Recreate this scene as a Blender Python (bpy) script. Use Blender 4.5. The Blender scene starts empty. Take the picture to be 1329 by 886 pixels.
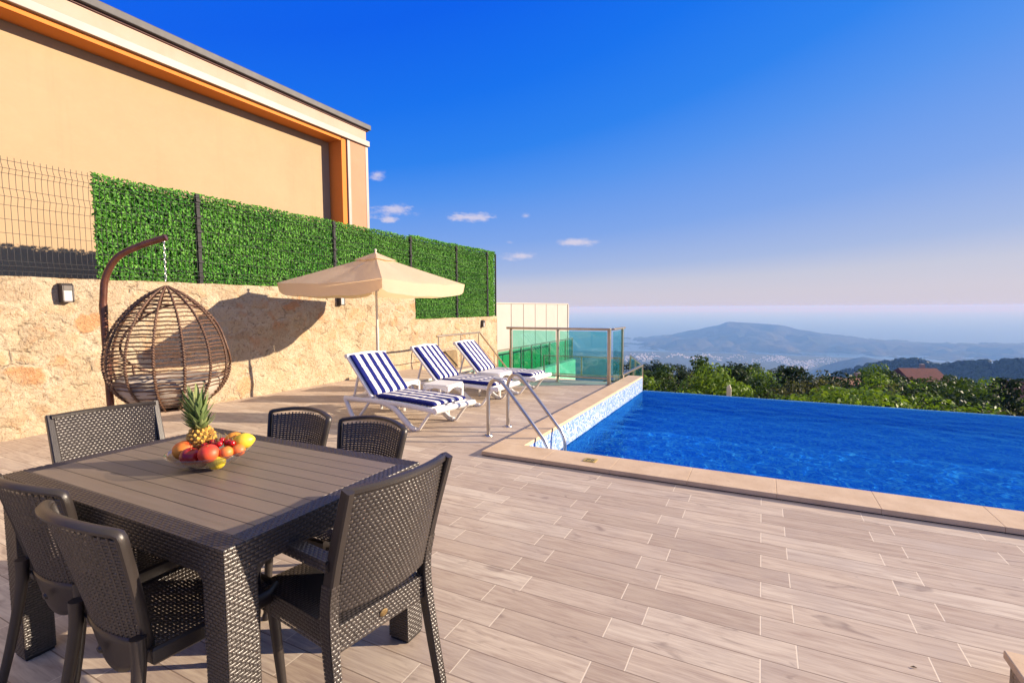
import bpy, math, random
import numpy as np
from mathutils import Vector, Matrix, noise

R = math.radians
S = bpy.context.scene
COL = S.collection
random.seed(7)
RNG = np.random.default_rng(11)

# ------------------------------------------------------------------ camera
YAW, PITCH, ROLL = R(26.77), R(3.9), R(-0.318)
fw = Vector((-math.sin(YAW) * math.cos(PITCH), math.cos(YAW) * math.cos(PITCH), -math.sin(PITCH)))
rt = Vector((math.cos(YAW), math.sin(YAW), 0))
up = rt.cross(fw)
rt, up = rt * math.cos(ROLL) + up * math.sin(ROLL), up * math.cos(ROLL) - rt * math.sin(ROLL)
cd = bpy.data.cameras.new('camera')
cam = bpy.data.objects.new('camera', cd)
COL.objects.link(cam)
cam.matrix_world = Matrix(((rt.x, up.x, -fw.x, 0), (rt.y, up.y, -fw.y, 0), (rt.z, up.z, -fw.z, 1.40), (0, 0, 0, 1)))
cd.sensor_width = 36
cd.lens = 642.6 / 1329 * 36
cd.clip_start = 0.05
cd.clip_end = 200000
S.camera = cam

# ------------------------------------------------------------------ light
SUN_AZ = math.atan2(0.87, 0.49)          # from +Y towards +X
SUN_EL = R(17.3)
SUN_STRENGTH, SKY_STRENGTH, EXPOSURE = 5.0, 0.13, 1.0
HAZE = 1.4e-4

sd = bpy.data.lights.new('sun', 'SUN')
sd.energy = SUN_STRENGTH
sd.angle = R(0.5)
sd.color = (1.0, 0.82, 0.62)
sun = bpy.data.objects.new('sun', sd)
COL.objects.link(sun)
sdir = Vector((math.sin(SUN_AZ) * math.cos(SUN_EL), math.cos(SUN_AZ) * math.cos(SUN_EL), math.sin(SUN_EL)))
sun.rotation_euler = sdir.to_track_quat('Z', 'Y').to_euler()
sun.location = sdir * 60
sd.cycles.is_caustics_light = True          # sunlight bent by the pool water reaches its floor

S.view_settings.view_transform = 'Standard'
S.view_settings.look = 'None'
S.view_settings.gamma = 1
S.view_settings.use_curve_mapping = False
S.view_settings.exposure = EXPOSURE
S.cycles.use_denoising = True
S.cycles.max_bounces = 8
S.cycles.diffuse_bounces = 3
S.cycles.glossy_bounces = 4
S.cycles.transmission_bounces = 6
S.cycles.transparent_max_bounces = 16
S.cycles.volume_bounces = 0
S.cycles.sample_clamp_indirect = 4.0
S.cycles.caustics_reflective = False
S.cycles.caustics_refractive = True


class NT:
    """small helper over a node tree"""
    def __init__(self, tree):
        self.t = tree
        self.t.nodes.clear()

    def n(self, kind, props=None, **inp):
        nd = self.t.nodes.new(kind)
        for k, v in (props or {}).items():
            setattr(nd, k, v)
        for k, v in inp.items():
            k = k.replace('_', ' ') if k.replace('_', ' ') in nd.inputs else k
            self.set(nd.inputs[k], v)
        return nd

    def set(self, sock, v):
        if isinstance(v, bpy.types.NodeSocket):
            self.t.links.new(v, sock)
        elif isinstance(v, bpy.types.Node):
            self.t.links.new(v.outputs[0], sock)
        else:
            if isinstance(v, tuple) and len(v) == 3 and sock.type == 'RGBA':
                v = (*v, 1)
            sock.default_value = v

    def math(self, op, a, b=0.0, c=0.0, clamp=False):
        nd = self.t.nodes.new('ShaderNodeMath')
        nd.operation = op
        nd.use_clamp = clamp
        self.set(nd.inputs[0], a)
        self.set(nd.inputs[1], b)
        if len(nd.inputs) > 2:
            self.set(nd.inputs[2], c)
        return nd.outputs[0]

    def mix(self, fac, a, b, blend='MIX'):
        nd = self.t.nodes.new('ShaderNodeMix')
        nd.data_type = 'RGBA'
        nd.blend_type = blend
        self.set(nd.inputs[0], fac)
        self.set(nd.inputs[6], a)
        self.set(nd.inputs[7], b)
        return nd.outputs[2]

    def ramp(self, fac, stops, interp='LINEAR'):
        nd = self.t.nodes.new('ShaderNodeValToRGB')
        cr = nd.color_ramp
        cr.interpolation = interp
        while len(cr.elements) < len(stops):
            cr.elements.new(0.5)
        for e, (p, c) in zip(cr.elements, stops):
            e.position = p
            e.color = (c, c, c, 1) if not isinstance(c, tuple) else (*c, 1)
        self.set(nd.inputs[0], fac)
        return nd.outputs[0]

    def noise(self, vec, scale, detail=4, rough=0.55, dist=0.0):
        nd = self.t.nodes.new('ShaderNodeTexNoise')
        self.set(nd.inputs['Vector'], vec)
        nd.inputs['Scale'].default_value = scale
        nd.inputs['Detail'].default_value = detail
        nd.inputs['Roughness'].default_value = rough
        nd.inputs['Distortion'].default_value = dist
        return nd.outputs[0]

    def mapping(self, vec, scale=(1, 1, 1), loc=(0, 0, 0), rot=(0, 0, 0)):
        nd = self.t.nodes.new('ShaderNodeMapping')
        self.set(nd.inputs[0], vec)
        nd.inputs[1].default_value = loc
        nd.inputs[2].default_value = rot
        nd.inputs[3].default_value = scale
        return nd.outputs[0]

    def bump(self, h, strength=0.5, dist=0.01, normal=None):
        nd = self.t.nodes.new('ShaderNodeBump')
        nd.inputs['Strength'].default_value = strength
        nd.inputs['Distance'].default_value = dist
        self.set(nd.inputs['Height'], h)
        if normal is not None:
            self.set(nd.inputs['Normal'], normal)
        return nd.outputs[0]


# ------------------------------------------------------------------ sky
W = bpy.data.worlds.new('World')
S.world = W
W.use_nodes = True
g = NT(W.node_tree)
sky = g.n('ShaderNodeTexSky', dict(sky_type='NISHITA', sun_disc=False, sun_elevation=SUN_EL, sun_rotation=SUN_AZ,
                                   altitude=600, air_density=1.0, dust_density=0.6, ozone_density=3.0))
tc = g.n('ShaderNodeTexCoord')
dirv = g.n('ShaderNodeVectorMath', dict(operation='NORMALIZE'))
g.set(dirv.inputs[0], tc.outputs['Generated'])
sep = g.n('ShaderNodeSeparateXYZ')
g.set(sep.inputs[0], dirv.outputs[0])
el = g.math('ARCSINE', sep.outputs[2])
el_deg = g.math('MULTIPLY', el, 57.29578)
az_deg = g.math('MULTIPLY', g.math('ARCTAN2', sep.outputs[0], sep.outputs[1]), 57.29578)
# haze grades the clear sky: deep blue aloft, lavender and dusty rose towards the horizon,
# paler on the sun's side; above the frame an unseen warm white is added to neutralise ambient blue
KE = SKY_STRENGTH * 2 ** EXPOSURE
caz = g.math('COSINE', g.math('SUBTRACT', g.math('ARCTAN2', sep.outputs[0], sep.outputs[1]), SUN_AZ))
pel = g.math('MULTIPLY', el_deg, g.math('SUBTRACT', 1.345, g.math('MULTIPLY', caz, 0.75)))
def K(c): return tuple(x / KE / 8 for x in c)
grad = g.ramp(g.math('DIVIDE', g.math('ADD', pel, 4.0), 46.0, clamp=True),
              [(0.0, K((.62, .57, .68))), (0.085, K((.62, .57, .68))), (0.118, K((.62, .58, .685))), (0.155, K((.56, .565, .70))), (0.20, K((.38, .475, .75))),
               (0.30, K((.21, .375, .81))), (0.46, K((.085, .29, .85))), (0.58, K((.022, .22, .86))), (0.76, K((.004, .165, .86))), (1.0, K((.0, .115, .84)))])
gradx = g.mix(1.0, grad, (8, 8, 8), 'MULTIPLY')
skyc = g.mix(0.97, sky.outputs[0], gradx)
warm_fill = g.math('DIVIDE', g.math('SUBTRACT', el_deg, 36.0), 22.0, clamp=True)
skyc = g.mix(warm_fill, skyc, tuple(x / KE for x in (.80, .74, .70)))
# small low clouds: azimuth, elevation, half width, half height (degrees)
CL = [(-41.6, 14.2, 1.0, 0.7, .8), (-39.9, 10.75, 2.7, 0.75, .9), (-40.4, 9.7, 1.2, 0.4, .9), (-31.4, 10.15, 2.9, 0.62, 1.0),
      (-29.9, 9.95, 0.9, 0.45, .6), (-25.1, 10.3, 0.8, 0.4, .5), (-19.2, 7.35, 2.7, 0.55, .9), (-17.4, 7.3, 1.0, .35, .5), (-26.0, 5.85, 2.2, 0.6, .7), (-26.9, 7.4, .7, .3, .4), (-44, 10.2, 2.5, 0.9, .9)]
nz = g.noise(g.mapping(dirv.outputs[0], (1, 1, 2.6)), 26, 6, 0.62)
nz2 = g.noise(g.mapping(dirv.outputs[0], (1, 1, 2.0)), 95, 4, 0.6)
nzz = g.math('ADD', g.math('MULTIPLY', nz, 1.9), g.math('MULTIPLY', nz2, 0.9))
mask = None
for (a, e, hw, hh, st) in CL:
    da = g.math('DIVIDE', g.math('SUBTRACT', az_deg, a), hw)
    de = g.math('DIVIDE', g.math('SUBTRACT', el_deg, e), hh)
    d = g.math('SQRT', g.math('ADD', g.math('MULTIPLY', da, da), g.math('MULTIPLY', de, de)))
    v = g.math('MULTIPLY', g.math('SUBTRACT', g.math('ADD', nzz, -0.38), d, clamp=True), st)
    mask = v if mask is None else g.math('MAXIMUM', mask, v)
# (the clouds are veils of the sky itself)
cm = g.ramp(mask, [(0.0, 0.0), (0.85, 0.75)], 'EASE')
skyf = g.mix(cm, skyc, tuple(x / KE for x in (.78, .70, .80)))
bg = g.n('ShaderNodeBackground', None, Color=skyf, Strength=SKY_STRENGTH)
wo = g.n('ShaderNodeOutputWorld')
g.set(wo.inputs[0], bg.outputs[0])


# ------------------------------------------------------------------ mesh helpers
class MB:
    def __init__(self):
        self.v, self.f = [], []

    def add(self, vs, fs):
        o = len(self.v)
        self.v += [tuple(p) for p in vs]
        self.f += [tuple(i + o for i in q) for q in fs]
        return self

    def box(self, x0, x1, y0, y1, z0, z1):
        return self.add([(x0, y0, z0), (x1, y0, z0), (x1, y1, z0), (x0, y1, z0), (x0, y0, z1), (x1, y0, z1), (x1, y1, z1), (x0, y1, z1)],
                        [(3, 2, 1, 0), (4, 5, 6, 7), (0, 1, 5, 4), (1, 2, 6, 5), (2, 3, 7, 6), (3, 0, 4, 7)])

    def prism(self, pts, axis, a, b):
        """polygon pts (2D) extruded along axis from a to b"""
        n = len(pts)
        def P(p, t):
            return {'x': (t, p[0], p[1]), 'y': (p[0], t, p[1]), 'z': (p[0], p[1], t)}[axis]
        vs = [P(p, a) for p in pts] + [P(p, b) for p in pts]
        return self.add(vs, [tuple(range(n))[::-1], tuple(range(n, 2 * n))] + [(i, (i + 1) % n, n + (i + 1) % n, n + i) for i in range(n)])

    def sweep(self, path, prof, scales=None, closed=False, upv=(0, 0, 1), caps=True):
        """sweep a 2D profile (list of (side, up)) along a 3D path"""
        pts = [Vector(p) for p in path]
        n, m = len(pts), len(prof)
        vs = []
        pu = Vector(upv)
        for i, p in enumerate(pts):
            if closed:
                t = (pts[(i + 1) % n] - pts[i - 1])
            else:
                t = (pts[min(i + 1, n - 1)] - pts[max(i - 1, 0)])
            t.normalize()
            s = t.cross(pu)
            if s.length < 1e-4:
                s = t.cross(Vector((0, 1, 0.01)))
            s.normalize()
            u = s.cross(t).normalized()
            if scales is None:
                a = b = 1
            else:
                q = scales[i]
                a, b = (q, q) if not isinstance(q, tuple) else q
            for (x, y) in prof:
                vs.append(p + s * x * a + u * y * b)
        fs = []
        for i in range(n if closed else n - 1):
            j = (i + 1) % n
            for k in range(m):
                l = (k + 1) % m
                fs.append((i * m + k, j * m + k, j * m + l, i * m + l))
        if caps and not closed:
            fs.append(tuple(range(m)))
            fs.append(tuple(range((n - 1) * m, n * m))[::-1])
        return self.add(vs, fs)

    def tube(self, path, r, n=8, closed=False, rs=None, caps=True):
        """parallel transported round tube"""
        pts = [Vector(p) for p in path]
        N = len(pts)
        def tan(i):
            if closed:
                return (pts[(i + 1) % N] - pts[i - 1]).normalized()
            return (pts[min(i + 1, N - 1)] - pts[max(i - 1, 0)]).normalized()
        t = tan(0)
        s = t.orthogonal().normalized()
        vs = []
        for i in range(N):
            t2 = tan(i)
            s = (s - t2 * s.dot(t2)).normalized()
            u = t2.cross(s)
            rr = r if rs is None else rs[i]
            for k in range(n):
                a = 2 * math.pi * k / n
                vs.append(pts[i] + s * math.cos(a) * rr + u * math.sin(a) * rr)
        fs = []
        for i in range(N if closed else N - 1):
            j = (i + 1) % N
            for k in range(n):
                l = (k + 1) % n
                fs.append((i * n + k, i * n + l, j * n + l, j * n + k))
        if caps and not closed:
            fs.append(tuple(range(n))[::-1])
            fs.append(tuple(range((N - 1) * n, N * n)))
        return self.add(vs, fs)

    def lathe(self, prof, n=24, c=(0, 0, 0)):
        """prof: list of (r, z)"""
        vs, fs = [], []
        for (r, z) in prof:
            for k in range(n):
                a = 2 * math.pi * k / n
                vs.append((c[0] + r * math.cos(a), c[1] + r * math.sin(a), c[2] + z))
        for i in range(len(prof) - 1):
            for k in range(n):
                l = (k + 1) % n
                fs.append((i * n + k, i * n + l, (i + 1) * n + l, (i + 1) * n + k))
        return self.add(vs, fs)

    def ball(self, c, r, n=16, m=10, sq=(1, 1, 1), fn=None):
        vs, fs = [], []
        for i in range(m + 1):
            th = math.pi * i / m
            for k in range(n):
                a = 2 * math.pi * k / n
                d = Vector((math.sin(th) * math.cos(a), math.sin(th) * math.sin(a), math.cos(th)))
                rr = r * (fn(d) if fn else 1)
                vs.append((c[0] + d.x * rr * sq[0], c[1] + d.y * rr * sq[1], c[2] + d.z * rr * sq[2]))
        for i in range(m):
            for k in range(n):
                l = (k + 1) % n
                fs.append((i * n + k, (i + 1) * n + k, (i + 1) * n + l, i * n + l))
        return self.add(vs, fs)

    def grid(self, P, nu, nv):
        vs = [P(i / nu, j / nv) for j in range(nv + 1) for i in range(nu + 1)]
        fs = [(j * (nu + 1) + i, j * (nu + 1) + i + 1, (j + 1) * (nu + 1) + i + 1, (j + 1) * (nu + 1) + i) for j in range(nv) for i in range(nu)]
        return self.add(vs, fs)

    def weave(self, P, lu, lv, bu=0.024, bv=0.0095, amp=0.0028, gap=0.06, two=False, thick=0.0):
        """basket weave of over-under strands over a surface P(u,v) (u,v in 0..1); strands run along u"""
        nr = max(1, round(lv / bv))
        nb = max(1, round(lu / bu))
        vs, fs = [], []
        e = 1e-3
        def nrm(u, v):
            a = Vector(P(min(u + e, 1), v)) - Vector(P(max(u - e, 0), v))
            b = Vector(P(u, min(v + e, 1))) - Vector(P(u, max(v - e, 0)))
            return a.cross(b).normalized()
        up_ = [0.0, 0.85, 1.0, 0.85, 0.0]
        uq = [0.0, 0.2, 0.5, 0.8, 1.0]
        for j in range(nr):
            v0, v1 = (j + gap) / nr, (j + 1 - gap) / nr
            vm = (v0 + v1) / 2
            off = 0.5 if j % 2 else 0.0
            for i in range(-1, nb + 1):
                a, b = (i + off) / nb, (i + off + 1) / nb
                if b <= 0.001 or a >= 0.999:
                    continue
                g_ = gap * 0.35 / nb
                a, b = max(a, 0) + g_, min(b, 1) - g_
                N_ = nrm((a + b) / 2, vm)
                for sgn in ((1, -1) if two else (1,)):
                    o = len(vs)
                    for q in range(5):
                        u = a + (b - a) * uq[q]
                        for (vv, h) in ((v0, 0.0), (vm, 1.0), (v1, 0.0)):
                            p = Vector(P(u, vv)) + N_ * sgn * (amp * (0.25 + 0.75 * up_[q]) * h + thick * 0)
                            vs.append(p)
                    for q in range(4):
                        for r_ in range(2):
                            A = o + q * 3 + r_
                            fs.append((A, A + 3, A + 4, A + 1) if sgn > 0 else (A, A + 1, A + 4, A + 3))
        return self.add(vs, fs)

    def xf(self, M):
        self.v = [tuple(M @ Vector(p)) for p in self.v]
        return self

    def build(self, name, m=None, parent=None, smooth=False, bevel=0.0, seg=2, angle=40, solid=0.0):
        me = bpy.data.meshes.new(name)
        me.from_pydata(self.v, [], self.f)
        me.update()
        if smooth:
            me.polygons.foreach_set('use_smooth', [True] * len(me.polygons))
            if smooth != 'full':
                me.set_sharp_from_angle(angle=R(angle))
        o = bpy.data.objects.new(name, me)
        COL.objects.link(o)
        if m is not None:
            me.materials.append(m)
        if parent is not None:
            o.parent = parent
        if solid:
            md = o.modifiers.new('solid', 'SOLIDIFY')
            md.thickness = solid
            md.offset = 0
        if bevel:
            md = o.modifiers.new('bevel', 'BEVEL')
            md.width = bevel
            md.segments = seg
            md.limit_method = 'ANGLE'
            md.angle_limit = R(35)
        return o


def npmesh(name, v, f, m, parent=None, smooth=False):
    me = bpy.data.meshes.new(name)
    nv, nf, k = len(v), len(f), f.shape[1]
    me.vertices.add(nv)
    me.vertices.foreach_set('co', np.ascontiguousarray(v, dtype=np.float32).ravel())
    me.loops.add(nf * k)
    me.loops.foreach_set('vertex_index', np.ascontiguousarray(f, dtype=np.int32).ravel())
    me.polygons.add(nf)
    me.polygons.foreach_set('loop_start', np.arange(0, nf * k, k, dtype=np.int32))
    me.polygons.foreach_set('loop_total', np.full(nf, k, dtype=np.int32))
    if smooth:
        me.polygons.foreach_set('use_smooth', np.ones(nf, dtype=bool))
    me.update()
    me.validate()
    me.materials.append(m)
    o = bpy.data.objects.new(name, me)
    COL.objects.link(o)
    if parent is not None:
        o.parent = parent
    return o


def circ(r, n=8, sx=1.0, sy=1.0):
    return [(r * sx * math.cos(2 * math.pi * k / n), r * sy * math.sin(2 * math.pi * k / n)) for k in range(n)]


def rect(w, h, c=0.0):
    w, h = w / 2, h / 2
    if not c:
        return [(-w, -h), (w, -h), (w, h), (-w, h)]
    return [(-w + c, -h), (w - c, -h), (w, -h + c), (w, h - c), (w - c, h), (-w + c, h), (-w, h - c), (-w, -h + c)]


def smooth_path(pts, n=6):
    """Catmull-Rom through points"""
    P = [Vector(p) for p in pts]
    P = [P[0] * 2 - P[1]] + P + [P[-1] * 2 - P[-2]]
    out = []
    for i in range(1, len(P) - 2):
        for k in range(n):
            t = k / n
            a, b, c, d = P[i - 1], P[i], P[i + 1], P[i + 2]
            out.append(0.5 * ((2 * b) + (c - a) * t + (2 * a - 5 * b + 4 * c - d) * t * t + (3 * b - a - 3 * c + d) * t ** 3))
    out.append(P[-2])
    return out


def tag(o, label=None, cat=None, group=None, kind=None):
    if label: o['label'] = label
    if cat: o['category'] = cat
    if group: o['group'] = group
    if kind: o['kind'] = kind
    return o


def empty(name, loc=(0, 0, 0), rz=0.0, label=None, cat=None, group=None):
    o = bpy.data.objects.new(name, None)
    o.empty_display_size = 0.1
    COL.objects.link(o)
    o.location = loc
    o.rotation_euler = (0, 0, rz)
    return tag(o, label, cat, group)


def copy_tree(o, parent=None):
    c = o.copy()
    COL.objects.link(c)
    if parent is not None:
        c.parent = parent
    for ch in list(o.children):
        copy_tree(ch, c)
    return c


# ------------------------------------------------------------------ materials
def mat(name):
    m = bpy.data.materials.new(name)
    m.use_nodes = True
    return m, NT(m.node_tree)


def finish(g, shader, disp=None):
    o = g.n('ShaderNodeOutputMaterial')
    g.set(o.inputs[0], shader)


def simple(name, col, rough=0.5, metal=0.0, var=0.12, vscale=8.0, bump=0.0, bscale=60.0, spec=0.5, coat=0.0):
    m, g = mat(name)
    tc = g.n('ShaderNodeTexCoord')
    n1 = g.noise(tc.outputs['Object'], vscale, 5)
    c = g.mix(g.ramp(n1, [(0.3, 0.0), (0.7, 1.0)]), tuple(x * (1 - var) for x in col), tuple(min(1, x * (1 + var)) for x in col))
    b = g.n('ShaderNodeBsdfPrincipled', None, Base_Color=c, Roughness=rough, Metallic=metal)
    b.inputs['Specular IOR Level'].default_value = spec
    b.inputs['Coat Weight'].default_value = coat
    if bump:
        g.set(b.inputs['Normal'], g.bump(g.noise(tc.outputs['Object'], bscale, 4), bump, 0.01))
    finish(g, b)
    return m


M = {}
M['wicker'] = simple('woven_resin', (0.046, 0.037, 0.032), 0.28, var=0.25, vscale=40, bump=0.15, bscale=300, spec=0.6)
M['resin'] = simple('smooth_dark_resin', (0.028, 0.022, 0.019), 0.38, var=0.2, vscale=12, bump=0.08, bscale=220, spec=0.5)
M['dark_core'] = simple('dark_core', (0.012, 0.010, 0.009), 0.7)
M['white_plastic'] = simple('white_plastic', (0.76, 0.74, 0.71), 0.38, var=0.05, vscale=6, bump=0.03, bscale=160, spec=0.45)
M['steel'] = simple('brushed_steel', (0.52, 0.48, 0.43), 0.3, 1.0, var=0.1, vscale=20, bump=0.04, bscale=120)
M['bronze'] = simple('champagne_metal', (0.44, 0.37, 0.28), 0.36, 1.0, var=0.1, vscale=10)
M['post'] = simple('dark_fence_post', (0.012, 0.012, 0.015), 0.6, 0.0, var=0.3, vscale=14, spec=0.25)
M['wire'] = simple('dark_wire', (0.022, 0.022, 0.025), 0.6, 0.0, spec=0.25)
M['rust_tube'] = simple('red_brown_tube', (0.115, 0.040, 0.022), 0.33, 0.25, var=0.35, vscale=14, spec=0.6)
M['rattan'] = simple('brown_rattan', (0.125, 0.062, 0.033), 0.45, var=0.4, vscale=30, bump=0.4, bscale=260)
M['cushion'] = simple('beige_cushion', (0.40, 0.34, 0.27), 0.9, var=0.12, vscale=9, bump=0.3, bscale=200, spec=0.2)
M['chrome'] = simple('chain_steel', (0.5, 0.48, 0.46), 0.3, 1.0)
M['pole_white'] = simple('cream_pole', (0.66, 0.60, 0.50), 0.4, var=0.06)
M['lamp_body'] = simple('lamp_body', (0.06, 0.05, 0.045), 0.45, 0.2)
M['lamp_lens'] = simple('lamp_lens', (0.42, 0.40, 0.38), 0.35)
M['black_rubber'] = simple('black_rubber', (0.02, 0.02, 0.02), 0.6)
M['dull_brass'] = simple('dull_brass', (0.20, 0.13, 0.05), 0.45, 0.6)
M['brass'] = simple('yellow_plate', (0.50, 0.36, 0.08), 0.45, 0.1)
M['white_panel'] = simple('white_sheet_panel', (0.40, 0.365, 0.325), 0.55, var=0.05, vscale=1.5)
M['panel_joint'] = simple('grey_panel_joint', (0.10, 0.085, 0.07), 0.6)
M['terrace_wall'] = simple('cream_parapet', (0.60, 0.54, 0.42), 0.8, var=0.12, vscale=2)
M['trunk'] = simple('bark', (0.11, 0.085, 0.06), 0.9, var=0.4, vscale=5, bump=0.6, bscale=18)
M['canvas_dark'] = simple('dark_fitting', (0.03, 0.028, 0.026), 0.5)
M['timber'] = simple('brown_timber', (0.20, 0.135, 0.06), 0.7, var=0.35, vscale=5, bump=0.3, bscale=40)


def m_canvas():
    m, g = mat('cream_canvas')
    tc = g.n('ShaderNodeTexCoord')
    n1 = g.noise(tc.outputs['Object'], 3, 5)
    c = g.mix(n1, (0.72, 0.60, 0.46), (0.80, 0.68, 0.54))
    nb = g.bump(g.noise(tc.outputs['Object'], 7, 4, 0.6), 0.35, 0.02)
    d = g.n('ShaderNodeBsdfDiffuse', None, Color=c)
    g.set(d.inputs['Normal'], nb)
    t = g.n('ShaderNodeBsdfTranslucent', None, Color=(0.95, 0.72, 0.42))
    mx = g.n('ShaderNodeMixShader', None, Fac=0.52)
    g.set(mx.inputs[1], d); g.set(mx.inputs[2], t)
    finish(g, mx)
    return m
M['canvas'] = m_canvas()


def m_deck():
    m, g = mat('wood_look_tiles')
    tc = g.n('ShaderNodeTexCoord')
    p = g.mapping(tc.outputs['Object'], loc=(0.57, 0.045, 0))
    br = g.n('ShaderNodeTexBrick', dict(offset=0.78, offset_frequency=2, squash=1.0), Vector=p, Scale=1.0, Mortar_Size=0.0028, Mortar_Smooth=0.2, Bias=0.0, Brick_Width=0.6, Row_Height=0.155,
             Color1=(0, 0, 0), Color2=(1, 1, 1), Mortar=(0.5, 0.5, 0.5))
    tint = g.ramp(br.outputs['Color'], [(0.0, (0.44, 0.345, 0.255)), (0.3, (0.51, 0.405, 0.305)), (0.5, (0.55, 0.45, 0.345)), (0.7, (0.585, 0.475, 0.355)), (1.0, (0.64, 0.545, 0.425))])
    # grain runs along each plank; shift it per tile
    rnd = g.n('ShaderNodeVectorMath', dict(operation='MULTIPLY'))
    g.set(rnd.inputs[0], br.outputs['Color']); rnd.inputs[1].default_value = (37, 11, 5)
    add = g.n('ShaderNodeVectorMath', dict(operation='ADD'))
    g.set(add.inputs[0], tc.outputs['Object']); g.set(add.inputs[1], rnd.outputs[0])
    gr = g.noise(g.mapping(add.outputs[0], (1.6, 17, 1)), 2.2, 6, 0.62, 0.6)
    gr2 = g.noise(g.mapping(add.outputs[0], (3, 60, 1)), 3.0, 5, 0.6)
    blot = g.noise(add.outputs[0], 2.1, 4, 0.6)
    knots = g.noise(g.mapping(add.outputs[0], (3.2, 9, 1)), 1.3, 3, 0.5, 1.2)
    c = g.mix(g.ramp(gr, [(0.40, 0.0), (0.68, 0.75)]), tint, (0.30, 0.21, 0.165))
    c = g.mix(g.ramp(gr2, [(0.45, 0.0), (0.75, 0.4)]), c, (0.66, 0.56, 0.43))
    c = g.mix(g.ramp(blot, [(0.48, 0.0), (0.75, 0.5)]), c, (0.40, 0.33, 0.28))
    dirt = g.noise(tc.outputs['Object'], 0.9, 6, 0.68)
    c = g.mix(g.ramp(dirt, [(0.54, 0.0), (0.74, 0.28)]), c, (0.40, 0.33, 0.265))
    c = g.mix(g.ramp(knots, [(0.63, 0.0), (0.75, 0.6)]), c, (0.19, 0.135, 0.11))
    # pale short joints, long joints darkened by their shadow, put into the colour
    yy = g.n('ShaderNodeSeparateXYZ'); g.set(yy.inputs[0], p)
    row = g.math('FRACT', g.math('DIVIDE', yy.outputs[1], 0.155))
    long_j = g.math('LESS_THAN', g.math('MINIMUM', row, g.math('SUBTRACT', 1.0, row)), 0.018)
    jc = g.mix(long_j, (0.72, 0.62, 0.48), (0.25, 0.185, 0.14))
    c = g.mix(br.outputs['Fac'], c, jc)
    h = g.math('ADD', g.math('MULTIPLY', br.outputs['Fac'], -1.0), g.math('MULTIPLY', gr2, 0.12))
    b = g.n('ShaderNodeBsdfPrincipled', None, Base_Color=c, Roughness=g.ramp(gr, [(0.3, 0.5), (0.7, 0.66)]))
    b.inputs['Specular IOR Level'].default_value = 0.35
    g.set(b.inputs['Normal'], g.bump(h, 0.5, 0.003))
    finish(g, b)
    return m
M['deck'] = m_deck()


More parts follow.
